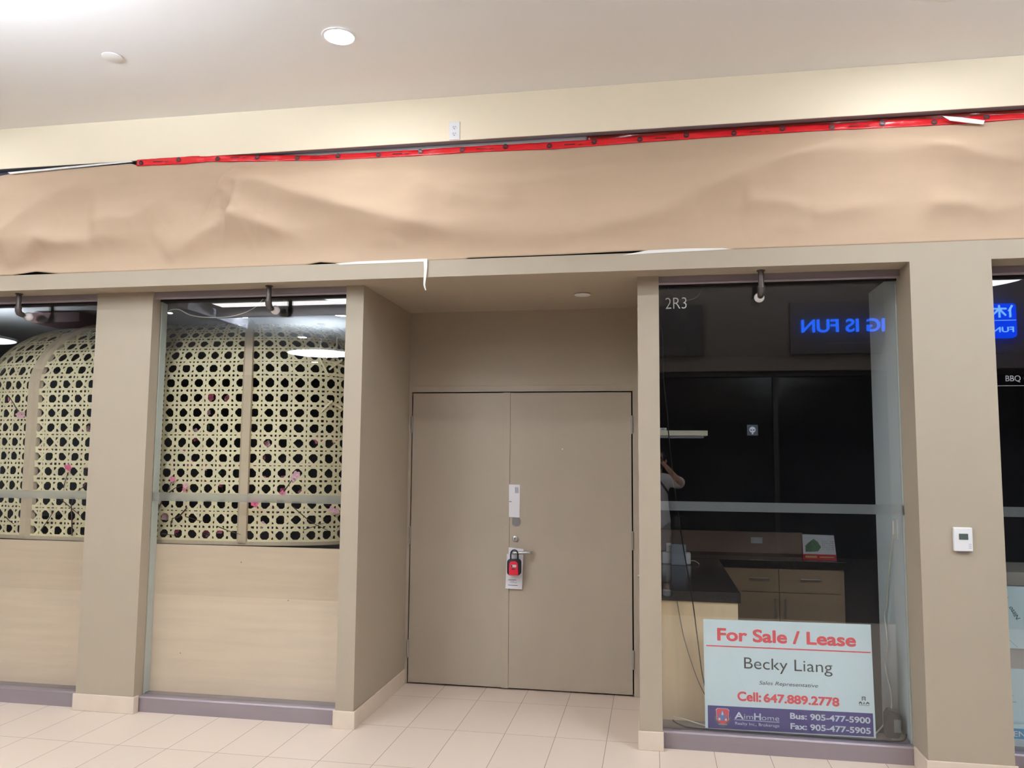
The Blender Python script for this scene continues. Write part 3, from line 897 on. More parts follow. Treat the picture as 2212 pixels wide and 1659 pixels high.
# blossom branches inside the dome
petal_m = [mat('pink_petal', (250, 150, 180), 0.6), mat('pale_pink_petal', (252, 206, 216), 0.6), mat('rose_petal', (242, 122, 156), 0.6)]
stem_m = mat('brown_twig', (92, 70, 62), 0.7, var=0.2, vscale=(60, 60, 60))
leaf_m = mat('green_leaf', (70, 130, 92), 0.5)
def blossom_mesh(name, r, m, sd):
    rn = random.Random(sd)
    bb = MB()
    for layer in range(2):
        for k in range(5):
            a = 2 * PI * k / 5 + layer * 0.6 + rn.uniform(-.15, .15)
            rr_ = r * (1 - 0.25 * layer) * rn.uniform(0.85, 1.1)
            u, w_ = Vector((math.cos(a), 0, math.sin(a))), Vector((-math.sin(a), 0, math.cos(a)))
            pts = [u * 0.1 * rr_, u * 0.6 * rr_ - w_ * 0.42 * rr_, u * rr_ - w_ * 0.18 * rr_, u * rr_ + w_ * 0.18 * rr_, u * 0.6 * rr_ + w_ * 0.42 * rr_]
            pts = [q + Vector((0, -0.35 * q.length - 0.006 * layer, 0)) for q in pts]
            bb.prism(pts, (0, 0.0008, 0))
    bb.lathe((0, -0.004, 0), [(0.006, -0.008), (0.006, 0)], 'y', 8)
    o = bb.build(name, m, loc=(0, 0, 0))
    me = o.data
    bpy.data.objects.remove(o)
    return me
bl_meshes = [blossom_mesh('blossom', 0.026, petal_m[i % 3], i) for i in range(6)]
def branch(pts, flowers, label, leaves=0, r=0.0045):
    base = pts[0]
    o = thing('blossom_branch', label, 'branch', base, 'pink blossom branches in the cane booth')
    rs = [r * (1 - 0.5 * i / (len(pts) - 1)) for i in range(len(pts))]
    MB().tube(pts, rs, 6).build('twig', stem_m, o)
    for i, (f, sc) in enumerate(flowers):
        c = bpy.data.objects.new('blossom', bl_meshes[random.randrange(6)])
        C.objects.link(c); c.parent = o
        c.location = Vector(f) - Vector(base)
        c.rotation_euler = (random.uniform(-.6, .6), random.uniform(0, 6), random.uniform(-.7, .7))
        c.scale = (sc, sc, sc)
    for i in range(leaves):
        q = Vector(pts[-1]).lerp(Vector(pts[len(pts) // 2]), random.random())
        d = Vector((random.uniform(-1, 1), -0.3, random.uniform(-0.5, 1))).normalized() * 0.05
        n = d.cross(Vector((0, 1, 0))).normalized() * 0.012
        MB().prism([q, q + d * 0.5 + n, q + d, q + d * 0.5 - n], (0, 0.0008, 0)).build('leaf', leaf_m, o)
    return o
FY = 0.46
def bush(x0, z0, spots, label, y=0.50, leaves=1):
    """one branch that forks from (x0, z0) towards its flower spots"""
    spots = sorted(spots, key=lambda q: q[1])
    pts = [(x0, y + 0.05, z0)]
    for i, (x, z) in enumerate(spots[:: max(1, len(spots) // 4)]):
        pts.append((x, y + random.uniform(-0.01, 0.04), z))
    fl = []
    for x, z in spots:
        for _ in range(random.randint(1, 2)):
            fl.append(((x + random.uniform(-.02, .02), y - 0.01 + random.uniform(-0.02, 0.06), z + random.uniform(-.02, .02)), random.uniform(0.8, 1.25)))
    return branch(pts, fl, label, leaves)
bush(-3.02, 1.10, [(-3.07, 2.06), (-2.94, 2.06), (-3.08, 1.94), (-3.08, 1.82), (-3.08, 1.70), (-3.08, 1.59)], 'blossom branch rising behind the weave along the middle rib')
bush(-3.36, 1.10, [(-3.31, 1.81), (-3.20, 1.82), (-3.20, 1.79), (-3.21, 1.70), (-3.20, 1.58), (-3.32, 1.58)], 'blossom branch behind the weave next to the pale window jamb', leaves=3)
bush(-3.15, 1.08, [(-3.32, 1.47), (-3.20, 1.47), (-3.21, 1.40), (-3.43, 1.23), (-3.32, 1.23), (-3.30, 1.12)], 'low blossom branch behind the weave around the frosted band', y=0.47)
bush(-2.90, 1.08, [(-3.07, 1.12), (-2.94, 1.13), (-2.95, 1.47), (-3.08, 1.47), (-2.95, 1.58)], 'blossom branch behind the lowest weave row beside the middle rib', leaves=2)
bush(-2.60, 1.09, [(-2.63, 1.17), (-2.64, 1.29), (-2.53, 1.29), (-2.62, 1.52), (-2.63, 1.64), (-2.63, 1.75)], 'blossom branch behind the weave just past the middle rib')
bush(-2.30, 1.10, [(-2.52, 1.41), (-2.52, 1.52), (-2.40, 1.42), (-2.29, 1.76), (-2.17, 1.75), (-2.16, 1.30)], 'sparse blossom branch behind the weave near the door recess', leaves=2, y=0.60)
bush(-4.08, 1.10, [(-4.03, 1.46), (-4.03, 1.57), (-4.14, 1.58), (-4.02, 1.68), (-4.03, 1.82)], 'blossom branch behind the weave in the half-cropped window')
bush(-4.40, 1.10, [(-4.37, 1.46), (-4.38, 1.58), (-4.28, 1.58), (-4.37, 1.69), (-4.73, 1.72)], 'leafy blossom branch behind the weave at the cropped rib', leaves=3)
branch([(-2.455, 0.412, 1.40), (-2.41, 0.404, 1.46), (-2.37, 0.400, 1.515)], [((-2.35, 0.394, 1.53), 1.2), ((-2.365, 0.396, 1.51), 0.9), ((-2.45, 0.405, 1.405), 0.9)], 'short twig with a pink blossom in front of the weave above the frosted band', r=0.005)
branch([(-3.36, 0.402, 1.28), (-3.335, 0.400, 1.33), (-3.295, 0.400, 1.40), (-3.265, 0.404, 1.48)], [((-3.26, 0.402, 1.49), 0.8)], 'bare twig crossing the frosted band beside the pale jamb')
branch([(-3.30, 0.404, 1.385), (-3.24, 0.402, 1.43), (-3.18, 0.402, 1.45)], [((-3.16, 0.398, 1.43), 1.0), ((-3.15, 0.398, 1.45), 0.8)], 'twig with a round pink blossom in front of the weave over the band')
branch([(-3.14, 0.402, 1.30), (-3.20, 0.402, 1.235), (-3.25, 0.406, 1.225), (-3.26, 0.406, 1.18)], [], 'forked bare twig below the frosted band', r=0.005)
branch([(-3.15, 0.402, 1.24), (-3.09, 0.402, 1.225), (-3.03, 0.404, 1.21)], [], 'short straight twig lying on the weave under the forked twig', r=0.0035)
branch([(-3.32, 0.402, 1.12), (-3.26, 0.402, 1.115), (-3.20, 0.406, 1.11)], [], 'short bare twig low in the weave corner at the jamb', r=0.0035)
branch([(-2.90, 0.404, 1.175), (-2.82, 0.398, 1.15), (-2.73, 0.385, 1.13)], [], 'thin twig poking across the middle rib', r=0.0035)
branch([(-2.37, 0.402, 1.32), (-2.25, 0.400, 1.23), (-2.19, 0.400, 1.20), (-2.12, 0.404, 1.17)], [], 'long slanting bare twig below the band near the door recess', r=0.0035)
branch([(-2.29, 0.402, 1.17), (-2.21, 0.396, 1.195), (-2.14, 0.402, 1.22)], [], 'thin bare twig crossing the long slanting twig', r=0.003)
branch([(-2.66, 0.404, 1.31), (-2.64, 0.396, 1.33)], [((-2.635, 0.384, 1.335), 1.1)], 'pale pink blossom stub beside the middle rib under the band')
branch([(-4.45, 0.404, 1.92), (-4.50, 0.398, 1.96), (-4.54, 0.396, 2.02), (-4.58, 0.396, 2.07)], [((-4.57, 0.392, 2.05), 0.8), ((-4.545, 0.392, 2.025), 0.7), ((-4.475, 0.392, 1.94), 1.3)], 'twig with pink blossoms hanging over the cropped rib')
branch([(-4.01, 0.402, 1.09), (-4.02, 0.402, 1.22), (-4.03, 0.402, 1.30), (-4.01, 0.402, 1.38), (-3.93, 0.404, 1.44)], [], 'tall bare twig standing beside the pillar in the half-cropped window', r=0.005)
branch([(-4.10, 0.402, 1.42), (-4.085, 0.402, 1.48), (-4.07, 0.404, 1.53)], [((-4.07, 0.396, 1.56), 1.0)], 'upright twig tipped with pink in the half-cropped window', r=0.004)
branch([(-4.26, 0.402, 1.12), (-4.21, 0.402, 1.19), (-4.17, 0.404, 1.25)], [], 'short slanting twig low in the half-cropped window', r=0.004)
branch([(-4.12, 0.398, 1.345), (-4.03, 0.398, 1.285), (-3.94, 0.402, 1.22)], [], 'slanting twig crossing the tall one below the band', r=0.0035)
branch([(-4.55, 0.402, 1.21), (-4.515, 0.402, 1.18), (-4.48, 0.404, 1.16)], [], 'tiny twig low at the picture edge before the cropped rib', r=0.004)

# white lamp cable slung behind the glass
def cable(name, label, pts, r, m, cat='cable', group=None):
    # smooth the path
    P = [Vector(p) for p in pts]
    out = []
    for i in range(len(P) - 1):
        p0, p1, p2, p3 = P[max(i - 1, 0)], P[i], P[i + 1], P[min(i + 2, len(P) - 1)]
        for k in range(8):
            t = k / 8
            out.append(0.5 * ((2 * p1) + (p2 - p0) * t + (2 * p0 - 5 * p1 + 4 * p2 - p3) * t * t + (3 * p1 - p0 - 3 * p2 + p3) * t ** 3))
    out.append(P[-1])
    return tag(MB().tube(out, r, 8).build(name, m, smooth=True, loc=tuple(out[0])), label, cat, group)
cable('power_cable', 'thin white cable sagging across the top of the cane window', [(-3.312, 0.345, 2.655), (-3.285, 0.345, 2.663), (-3.229, 0.345, 2.661), (-3.14, 0.345, 2.620), (-3.0, 0.345, 2.601), (-2.828, 0.345, 2.607), (-2.677, 0.345, 2.657), (-2.58, 0.345, 2.7515)], 0.0032, wire_white)

# ------------------------------------------------------------------ the unit with the sale sign
ct = thing('front_counter', 'maple fronted counter with black granite top inside the sign window', 'counter', (0.2, 0.9, 0.004))
MB().box(0.041, 0.492, 0.432, 0.452, 0.004, 0.797).build('front_panel', maple_v, ct)
MB().box(0.474, 0.490, 0.4525, 2.05, 0.004, 0.797).build('side_panel', maple_v, ct)
MB().box(0.041, 0.508, 0.420, 2.085, 0.7975, 0.858).build('worktop', granite, ct, bevel=0.003)
bc = thing('back_cabinet', 'tan laminate base cabinet with two drawers under black worktop', 'cabinet', (0.98, 2.4, 0.004))
MB().box(0.515, 1.470, 2.125, 2.60, 0.004, 0.797).build('body', cab_wood, bc)
MB().box(0.041, 1.480, 2.095, 2.60, 0.7975, 0.858).build('worktop', granite, bc, bevel=0.003)
def bar(x0, x1, z0, z1, y):
    m = MB()
    if z1 - z0 < 0.001:
        m.tube([(x0, y, z0), (x1, y, z0)], 0.0055, 10)
        for x in (x0 + 0.015, x1 - 0.015): m.tube([(x, y, z0), (x, y + 0.025, z0)], 0.004, 8)
    else:
        m.tube([(x0, y, z0), (x0, y, z1)], 0.0055, 10)
        for z in (z0 + 0.015, z1 - 0.015): m.tube([(x0, y, z), (x0, y + 0.025, z)], 0.004, 8)
    return m
for x0, x1, hx0, hx1 in ((0.520, 0.971, 0.745, 0.895), (0.977, 1.440, 1.135, 1.290)):
    dr = MB().box(x0, x1, 2.106, 2.124, 0.610, 0.790).build('drawer', cab_wood, bc, bevel=0.001)
    bar(hx0, hx1, 0.717, 0.717, 2.080).build('handle', steel, dr, smooth='auto')
for x0, x1, hx in ((0.520, 0.971, 0.940), (0.977, 1.440, 1.018)):
    dd = MB().box(x0, x1, 2.106, 2.124, 0.030, 0.604).build('door', cab_wood, bc, bevel=0.001)
    bar(hx, hx, 0.41, 0.56, 2.080).build('handle', steel, dd, smooth='auto')
st(MB().box(-0.05, 1.245, 2.603, 2.66, 0.004, 1.035).build('wall_splash', splash))
so_ = thing('wall_outlet', 'pale outlet plate low on the pinkish backsplash', 'outlet', (0.867, 2.6, 0.964))
MB().box(0.819, 0.915, 2.596, 2.6028, 0.938, 0.990).build('cover_plate', white, so_, bevel=0.002)
MB().box(0.835, 0.857, 2.594, 2.5965, 0.950, 0.978).box(0.877, 0.899, 2.594, 2.5965, 0.950, 0.978).build('socket', soft_white, so_)
# desk calendar
cal = thing('desk_calendar', 'spiral desk calendar with a landscape picture on the back worktop', 'calendar', (1.31, 2.25, 0.858))
MB().prism([(1.184, 2.228, 0.8585), (1.440, 2.228, 0.8585), (1.430, 2.262, 1.052), (1.186, 2.262, 1.056)], (0, 0.002, 0)).build('page', soft_white, cal)
MB().prism([(1.187, 2.295, 0.8585), (1.440, 2.295, 0.8585), (1.430, 2.264, 1.052), (1.186, 2.264, 1.056)], (0, 0.002, 0)).build('stand', red_plastic, cal)
MB().prism([(1.1835, 2.2265, 0.8590), (1.4405, 2.2265, 0.8590), (1.438, 2.2330, 0.900), (1.185, 2.2330, 0.900)], (0, 0.001, 0)).build('red_band', red_plastic, cal)
MB().prism([(1.205, 2.2330, 0.918), (1.30, 2.2340, 0.925), (1.325, 2.238, 0.955), (1.30, 2.2440, 1.00), (1.27, 2.2470, 1.02), (1.235, 2.2430, 0.995), (1.203, 2.2390, 0.965)], (0, 0.0012, 0)).build('picture', mat('calendar_green', (104, 136, 104), 0.6, var=0.35, vscale=(40, 40, 40)), cal)
for r_ in range(5):
    for c_ in range(6):
        x_, z_ = 1.337 + c_ * 0.0155, 1.000 - r_ * 0.0155
        y_ = 2.228 + (z_ - 0.8585) * 0.174 - 0.0012
        if (r_ * 6 + c_) % 11 != 3:
            MB().box(x_, x_ + 0.006, y_ - 0.0004, y_ + 0.0004, z_, z_ + 0.006).build('date', red_plastic if c_ == 5 else print_grey, cal)
y_ = 2.2325
text('2023', 1.20, 1.27, 0.868, 0.890, 2.2270, mat('calendar_gold', (230, 200, 110), 0.5), cal, 'lettering') if False else None
MB().box(1.200, 1.29, 2.2265, 2.2273, 0.872, 0.888).build('gold_print', mat('calendar_gold', (226, 190, 110), 0.5), cal)
MB().box(1.31, 1.42, 2.2265, 2.2273, 0.874, 0.884).build('gold_print', bpy.data.materials['calendar_gold'], cal)
sp = MB()
for i in range(24):
    sp.lathe((1.192 + i * 0.0101, 2.263, 1.0545), [(0.006, 0), (0.006, 0.0022)], 'x', 10)
sp.build('spiral_binding', black_ink, cal)
# router group on the front counter
ga = thing('router_box', 'grey upright router box standing on the granite counter', 'router', (0.19, 1.66, 0.858))
MB().box(0.125, 0.235, 1.62, 1.655, 0.8585, 1.012).build('housing', mat('router_grey', (176, 182, 192), 0.5), ga, bevel=0.003)
gb = thing('power_strip', 'white multi socket block lying behind the grey router box', 'socket block', (0.18, 1.70, 0.858))
MB().box(0.052, 0.272, 1.664, 1.73, 0.8585, 0.948).build('housing', white, gb, bevel=0.012, segs=3)
gc = thing('power_adapter', 'white power plug standing on the socket block', 'adapter', (0.108, 1.70, 0.9485))
MB().box(0.088, 0.126, 1.668, 1.705, 0.9485, 1.015).build('housing', white, gc, bevel=0.006)
MB().lathe((0.112, 1.6672, 0.992), [(0.003, 0), (0.003, 0.001)], 'y', 10).build('led', wire_black, gc)
cable('power_cable', 'short white cord curling from the socket block end', [(0.272, 1.69, 0.885), (0.30, 1.68, 0.886), (0.325, 1.68, 0.872), (0.335, 1.68, 0.861)], 0.0035, wire_white)
# floating shelf
sh_ = thing('wall_shelf', 'short cream floating shelf high behind the sign window', 'shelf', (0.15, 1.0, 1.81))
MB().box(0.0385, 0.366, 0.99, 1.22, 1.818, 1.853).build('board', shelf_m, sh_, bevel=0.002)
MB().box(0.0385, 0.34, 1.0, 1.20, 1.803, 1.8175).build('bracket', grey_metal, sh_)
ss = thing('small_box', 'small white box at the end of the cream shelf', 'box', (0.06, 1.0, 1.853))
MB().box(0.0390, 0.090, 1.0, 1.06, 1.8535, 1.872).build('carton', white, ss, bevel=0.002)
MB().box(0.055, 0.075, 0.9992, 0.9998, 1.858, 1.866).build('label_print', print_grey, ss)
# hanging wires
cable('hanging_wire', 'thin dark wire hanging full height behind the unit number', [(0.041, 0.36, 2.51), (0.060, 0.36, 2.411), (0.063, 0.36, 2.168), (0.084, 0.36, 1.942), (0.093, 0.36, 1.791), (0.126, 0.36, 1.465), (0.169, 0.36, 1.147), (0.220, 0.37, 0.833), (0.249, 0.37, 0.591), (0.279, 0.36, 0.359), (0.33, 0.34, 0.18), (0.40, 0.335, 0.103)], 0.0034, wire_black)
cable('hanging_wire', 'grey wire drooping from the counter edge behind the sale sign', [(0.133, 0.415, 0.797), (0.171, 0.40, 0.587), (0.228, 0.38, 0.402), (0.283, 0.36, 0.277), (0.36, 0.35, 0.16), (0.42, 0.345, 0.101)], 0.003, wire_grey)
cable('hanging_wire', 'pale loop of wire in the window corner over the unit number', [(0.10, 0.35, 2.7515), (0.10, 0.35, 2.70), (0.14, 0.35, 2.655), (0.205, 0.35, 2.635), (0.27, 0.35, 2.655), (0.30, 0.35, 2.70), (0.315, 0.35, 2.7515)], 0.0018, wire_grey)
cable('floor_cable', 'white cable end at the sill corner beside the sale sign', [(0.098, 0.335, 0.142), (0.13, 0.335, 0.136), (0.17, 0.33, 0.131), (0.277, 0.325, 0.106), (0.34, 0.32, 0.0995)], 0.0035, wire_white)
cable('floor_cable', 'black cable running along the sill in front of the sale sign', [(0.097, 0.315, 0.128), (0.141, 0.30, 0.108), (0.22, 0.28, 0.1005), (0.50, 0.274, 0.1005), (0.735, 0.276, 0.1005), (1.0, 0.273, 0.1005), (1.2, 0.274, 0.1005), (1.33, 0.280, 0.101), (1.372, 0.30, 0.108), (1.383, 0.32, 0.130)], 0.0042, wire_black)
cable('floor_cable', 'grey cable lying behind the black one on the sill', [(0.10, 0.325, 0.118), (0.16, 0.30, 0.102), (0.30, 0.284, 0.1003), (0.62, 0.2835, 0.1003), (0.9, 0.2835, 0.1003), (1.18, 0.284, 0.1003), (1.30, 0.30, 0.1003)], 0.0038, wire_grey)
# side wall outlet and its white cord, adapter on the sill
po_ = thing('wall_outlet', 'white outlet plate on the pale side wall with a plugged cord', 'outlet', (1.4, 0.43, 1.26))
MB().box(1.3925, 1.4015, 0.395, 0.47, 1.200, 1.318).build('cover_plate', white, po_, bevel=0.002)
MB().box(1.384, 1.3920, 0.445, 0.468, 1.225, 1.305).build('plug', white, po_, bevel=0.002)
cable('power_cable', 'white cord hanging from the side wall outlet to the sill', [(1.388, 0.458, 1.228), (1.388, 0.50, 1.14), (1.388, 0.58, 0.97), (1.388, 0.64, 0.80), (1.386, 0.69, 0.72), (1.384, 0.655, 0.62), (1.384, 0.64, 0.53), (1.382, 0.70, 0.44), (1.380, 0.66, 0.36), (1.375, 0.56, 0.27), (1.34, 0.47, 0.19), (1.25, 0.38, 0.118), (1.19, 0.34, 0.100)], 0.0042, wire_white)
ab = thing('power_adapter', 'dark grey power adapter brick at the sill end under the white cord', 'adapter', (1.335, 0.37, 0.0965))
MB().prism([(1.285, 0.335, 0.0968), (1.352, 0.335, 0.0968), (1.372, 0.335, 0.150), (1.372, 0.335, 0.205), (1.352, 0.335, 0.238), (1.305, 0.335, 0.248), (1.285, 0.335, 0.22)], (0, 0.07, 0)).build('housing', mat('adapter_grey', (52, 52, 54), 0.4), ab, bevel=0.004)
MB().box(1.325, 1.362, 0.3335, 0.3348, 0.130, 0.20).build('sticker', mat('adapter_label', (120, 122, 124), 0.35), ab)

# ------------------------------------------------------------------ the sale sign
sg = thing('sale_sign', 'white and navy for sale or lease sign standing behind the glass', 'sign', (0.75, 0.296, 0.0985))
SY = 0.2945
MB().prism([(0.283, SY, 0.0985), (1.2175, SY, 0.1045), (1.208, SY, 0.728), (0.280, SY, 0.720)], (0, 0.006, 0)).build('board', sign_white, sg)
ty = SY - 0.0004
def sl(x, z):  # the printed rows tilt with the board
    return z
text('For Sale / Lease', 0.358, 1.126, 0.604, 0.675, ty, sign_red, sg, 'headline', bold=0.030)
MB().prism([(0.295, SY - 0.0012, 0.566), (1.203, SY - 0.0012, 0.570), (1.203, SY - 0.0012, 0.5765), (0.295, SY - 0.0012, 0.5725)], (0, 0.0009, 0)).build('red_rule', sign_red, sg)
text('Becky Liang', 0.508, 0.994, 0.450, 0.517, ty, sign_black, sg, 'name_lettering', bold=-0.004)
text('Sales Representative', 0.590, 0.914, 0.3635, 0.3855, ty, sign_black, sg, 'title_lettering', bold=-0.006, shear=0.22)
text('Cell:', 0.467, 0.600, 0.268, 0.319, ty, sign_red, sg, 'phone_lettering', bold=0.034)
text('647.889.2778', 0.613, 1.027, 0.268, 0.315, ty, sign_red, sg, 'phone_lettering', bold=0.034)
band = MB().prism([(0.299, SY - 0.0012, 0.102), (1.2055, SY - 0.0012, 0.1115), (1.204, SY - 0.0012, 0.239), (0.2985, SY - 0.0012, 0.230)], (0, 0.0009, 0)).build('navy_band', sign_navy, sg)
by = SY - 0.0014
text('Bus: 905-477-5900', 0.757, 1.190, 0.184, 0.217, by, sign_pale, band, 'phone_lettering', bold=0.026)
text('Fax: 905-477-5905', 0.758, 1.190, 0.127, 0.160, by, sign_pale, band, 'phone_lettering', bold=0.026)
text('A', 0.449, 0.500, 0.165, 0.203, by, sign_pale, band, 'company_lettering', bold=0.02)
text('im', 0.503, 0.552, 0.165, 0.196, by, sign_pale, band, 'company_lettering', bold=-0.008)
text('H', 0.558, 0.596, 0.165, 0.203, by, sign_pale, band, 'company_lettering', bold=0.02)
text('ome', 0.600, 0.697, 0.165, 0.196, by, sign_pale, band, 'company_lettering', bold=-0.008)
MB().box(0.447, 0.698, by - 0.0009, by, 0.1575, 0.160).build('company_rule', sign_pale, band)
text('Realty Inc., Brokerage', 0.452, 0.697, 0.131, 0.148, by, sign_pale, band, 'company_lettering', bold=-0.006)
def shield(cx, cz, w, h):
    P = [(-1, .80), (-.86, .93), (-.70, 1), (.70, 1), (.86, .93), (1, .80), (.93, .62), (.90, .3), (.92, -.1), (.80, -.45), (.45, -.78), (0, -1), (-.45, -.78), (-.80, -.45), (-.92, -.1), (-.90, .3), (-.93, .62)]
    return [(cx + x * w, cz + z * h) for x, z in P]
lg = MB().xz(shield(0.3815, 0.167, 0.0385, 0.0505), by - 0.0008, 0.0007).build('crest', sign_pale, band)
MB().xz(shield(0.3815, 0.167, 0.0360, 0.0480), by - 0.0014, 0.0005).build('crest_red', sign_red, lg)
MB().xz([(0.372, 0.150), (0.372, 0.196), (0.381, 0.206), (0.390, 0.196), (0.390, 0.150)], by - 0.0020, 0.0005).xz([(0.357, 0.150), (0.357, 0.178), (0.368, 0.188), (0.368, 0.150)], by - 0.0020, 0.0005).xz([(0.394, 0.150), (0.394, 0.182), (0.405, 0.176), (0.405, 0.150)], by - 0.0020, 0.0005).build('crest_towers', sign_blue, lg)
MB().box(0.358, 0.369, by - 0.0026, by - 0.0021, 0.150, 0.163).box(0.395, 0.405, by - 0.0026, by - 0.0021, 0.150, 0.161).xz([(0.375, 0.185), (0.381, 0.204), (0.387, 0.185), (0.381, 0.178)], by - 0.0026, 0.0005).build('crest_lights', sign_pale, lg)
MB().xz([(0.343, 0.170), (0.337, 0.178), (0.334, 0.170), (0.338, 0.150), (0.352, 0.128), (0.3815, 0.112), (0.411, 0.128), (0.425, 0.150), (0.429, 0.170), (0.426, 0.178), (0.420, 0.170), (0.414, 0.152), (0.402, 0.139), (0.3815, 0.127), (0.361, 0.139), (0.349, 0.152)], by - 0.0030, 0.0005).build('crest_ribbon', mat('crest_ribbon', (86, 84, 110), 0.5), lg)
text('AIM HOME', 0.358, 0.405, 0.1265, 0.1325, by - 0.0033, sign_pale, lg, 'crest_lettering')
ic = MB()
ic.xz([(1.148, 0.306), (1.148, 0.328), (1.168, 0.328), (1.168, 0.306), (1.164, 0.306), (1.164, 0.324), (1.152, 0.324), (1.152, 0.306)], SY - 0.0010, 0.0008).box(1.155, 1.163, SY - 0.001, SY - 0.0002, 0.312, 0.315).box(1.155, 1.163, SY - 0.001, SY - 0.0002, 0.3185, 0.3205)
for i in range(3):
    x_ = 1.132 + i * 0.0195
    if i == 1:
        ic.xz([(x_, 0.285), (x_ + 0.008, 0.300), (x_ + 0.016, 0.285), (x_ + 0.0125, 0.285), (x_ + 0.008, 0.294), (x_ + 0.0035, 0.285)], SY - 0.0010, 0.0008)
    else:
        ic.xz([(x_, 0.285), (x_, 0.295), (x_ + 0.008, 0.301), (x_ + 0.016, 0.295), (x_ + 0.016, 0.285), (x_ + 0.012, 0.285), (x_ + 0.012, 0.292), (x_ + 0.004, 0.292), (x_ + 0.004, 0.285)], SY - 0.0010, 0.0008)
ic.box(1.132, 1.188, SY - 0.001, SY - 0.0002, 0.279, 0.2805)
ic.build('trade_marks', sign_black, sg)

# ------------------------------------------------------------------ the unit beyond the thermostat pillar
wc = thing('wrapped_counter', 'counter under dark top standing against the last window', 'counter', (2.5, 0.5, 0.004))
MB().box(1.82, 3.55, 0.432, 0.9, 0.004, 0.955).build('body', mat('counter_grey', (172, 166, 160), 0.5), wc)
MB().box(1.82, 3.58, 0.425, 0.92, 0.9555, 1.03).build('worktop', mat('grey_edge', (150, 144, 138), 0.4), wc, bevel=0.002)
film_w = mat('white_film', (206, 226, 232), 0.35)
for z0, z1, lab in ((0.605, 0.950, 'upper white film wrapped panel leaning on the last counter'), (0.150, 0.492, 'lower white film wrapped panel above the cyan box')):
    f = thing('film_panel', lab, 'panel', (2.5, 0.428, z0))
    MB().box(1.83, 3.4, 0.423, 0.4310, z0, z1).build('sheet', film_w, f)
    if z0 > 0.5:
        text('Nitto', 1.968, 2.048, 0.788, 0.812, 0.4226, mat('film_print', (92, 116, 110), 0.5), f, 'lettering', bold=0.01, shear=0.2, rot=math.radians(124))
        MB().box(1.90, 1.985, 0.4222, 0.4229, 0.885, 0.887).build('tick_mark', sign_black, f)
        MB().prism([(1.96, 0.4224, 0.665), (2.02, 0.4224, 0.60 + 0.01), (2.022, 0.4224, 0.612), (1.962, 0.4224, 0.667)], (0, 0.0005, 0)).build('print_line', print_grey, f)
    else:
        MB().prism([(1.90, 0.4224, 0.42), (1.985, 0.4224, 0.34), (1.987, 0.4224, 0.342), (1.902, 0.4224, 0.422)], (0, 0.0005, 0)).build('print_line', print_grey, f)
        MB().box(1.90, 1.998, 0.4222, 0.4229, 0.31, 0.312).build('tick_mark', sign_black, f)
cy_ = thing('paper_box', 'white carton with a cyan lettered band low in the last window', 'box', (2.3, 0.37, 0.0965))
MB().box(1.83, 2.9, 0.335, 0.410, 0.0968, 0.195).build('carton', film_w, cy_, bevel=0.002)
cyb = MB().box(1.8298, 2.9, 0.3335, 0.3348, 0.138, 0.192).build('cyan_band', mat('cyan_print', (52, 158, 204), 0.5), cy_)
text('OPEN', 1.870, 2.002, 0.150, 0.180, 0.3332, sign_pale, cyb, 'lettering', bold=0.015)
for i in range(3):
    MB().box(1.95, 2.10, 0.3340, 0.3347, 0.125 - i * 0.009, 0.127 - i * 0.009).build('print_line', print_grey, cy_)

# ------------------------------------------------------------------ across the corridor (seen only in the glass)
st(MB().box(-16, 10, -16, -3.72, 0.0005, 0.003).build('floor_dark_tile', mat('dark_floor_tile', (96, 84, 76), 0.35)))
opp = mat('taupe_opposite_paint', (192, 178, 166), 0.6)
opp_panel = mat('sign_box_grey', (160, 150, 145), 0.5)
st(MB().box(-2.5, 10, -9.4, -9.0, 3.17, 5.2).build('wall_opposite', opp))
shop = mat('dark_shop_glass', (40, 38, 38), 0.15)
st(MB().box(-2.5, 10, -9.35, -9.3, 0.003, 3.17).build('wall_opposite_glass', shop))
st(MB().box(-16, -2.5, -15.6, -15.5, 0.003, ZC).build('wall_opposite_far', mat('dark_far_wall', (84, 78, 76), 0.6)))
st(MB().box(-2.5, -2.3, -15.5, -9.4, 0.003, ZC).build('wall_opposite_side', mat('dark_side_wall', (84, 78, 76), 0.6)))
st(MB().box(2.04, 2.12, -9.30, -9.22, 0.003, 3.17).box(-2.5, 10, -9.30, -9.20, 3.09, 3.17).build('trim_6', mat('dark_mullion', (96, 90, 88), 0.4, metal=0.4)))
ledm = emission('blue_led', (34, 92, 226), 7.0)
led_edge = emission('pale_blue_led', (110, 168, 255), 7.0)
sb = thing('lit_shop_sign', 'blue lit letters on a dark sign box, mirrored over the sale sign', 'sign', (3.3, -8.95, 3.44))
MB().box(2.30, 4.55, -8.999, -8.90, 3.435, 4.32).build('sign_box', opp_panel, sb, bevel=0.004)
text('IG IS FUN', 2.48, 3.80, 3.80, 4.02, -8.899, ledm, sb, 'letters', bold=0.012, th=0.05, face=-1)
MB().box(2.9, 3.6, -8.8995, -8.897, 3.60, 3.625).build('small_print', print_grey, sb)
so2 = thing('blank_shop_sign', 'unlit dark sign box mirrored below the unit number', 'sign', (0.2, -8.95, 3.43))
MB().box(-0.9, 0.86, -8.999, -8.90, 3.43, 4.32).build('sign_box', mat('sign_box_dark', (138, 130, 126), 0.5), so2, bevel=0.004)
MB().box(-0.3, 0.56, -8.8995, -8.893, 3.46, 3.60).build('lower_plate', opp_panel, so2)
bs = thing('blue_square_sign', 'square blue lit sign mirrored in the last window', 'sign', (5.5, -8.9, 3.68))
MB().prism([(x_, -8.999, z_) for x_, z_ in rr(5.17, 5.81, 3.66, 4.215, 0.05)], (0, 0.11, 0)).build('light_box', emission('blue_light_box', (10, 62, 235), 5.5), bs)
bl = MB()
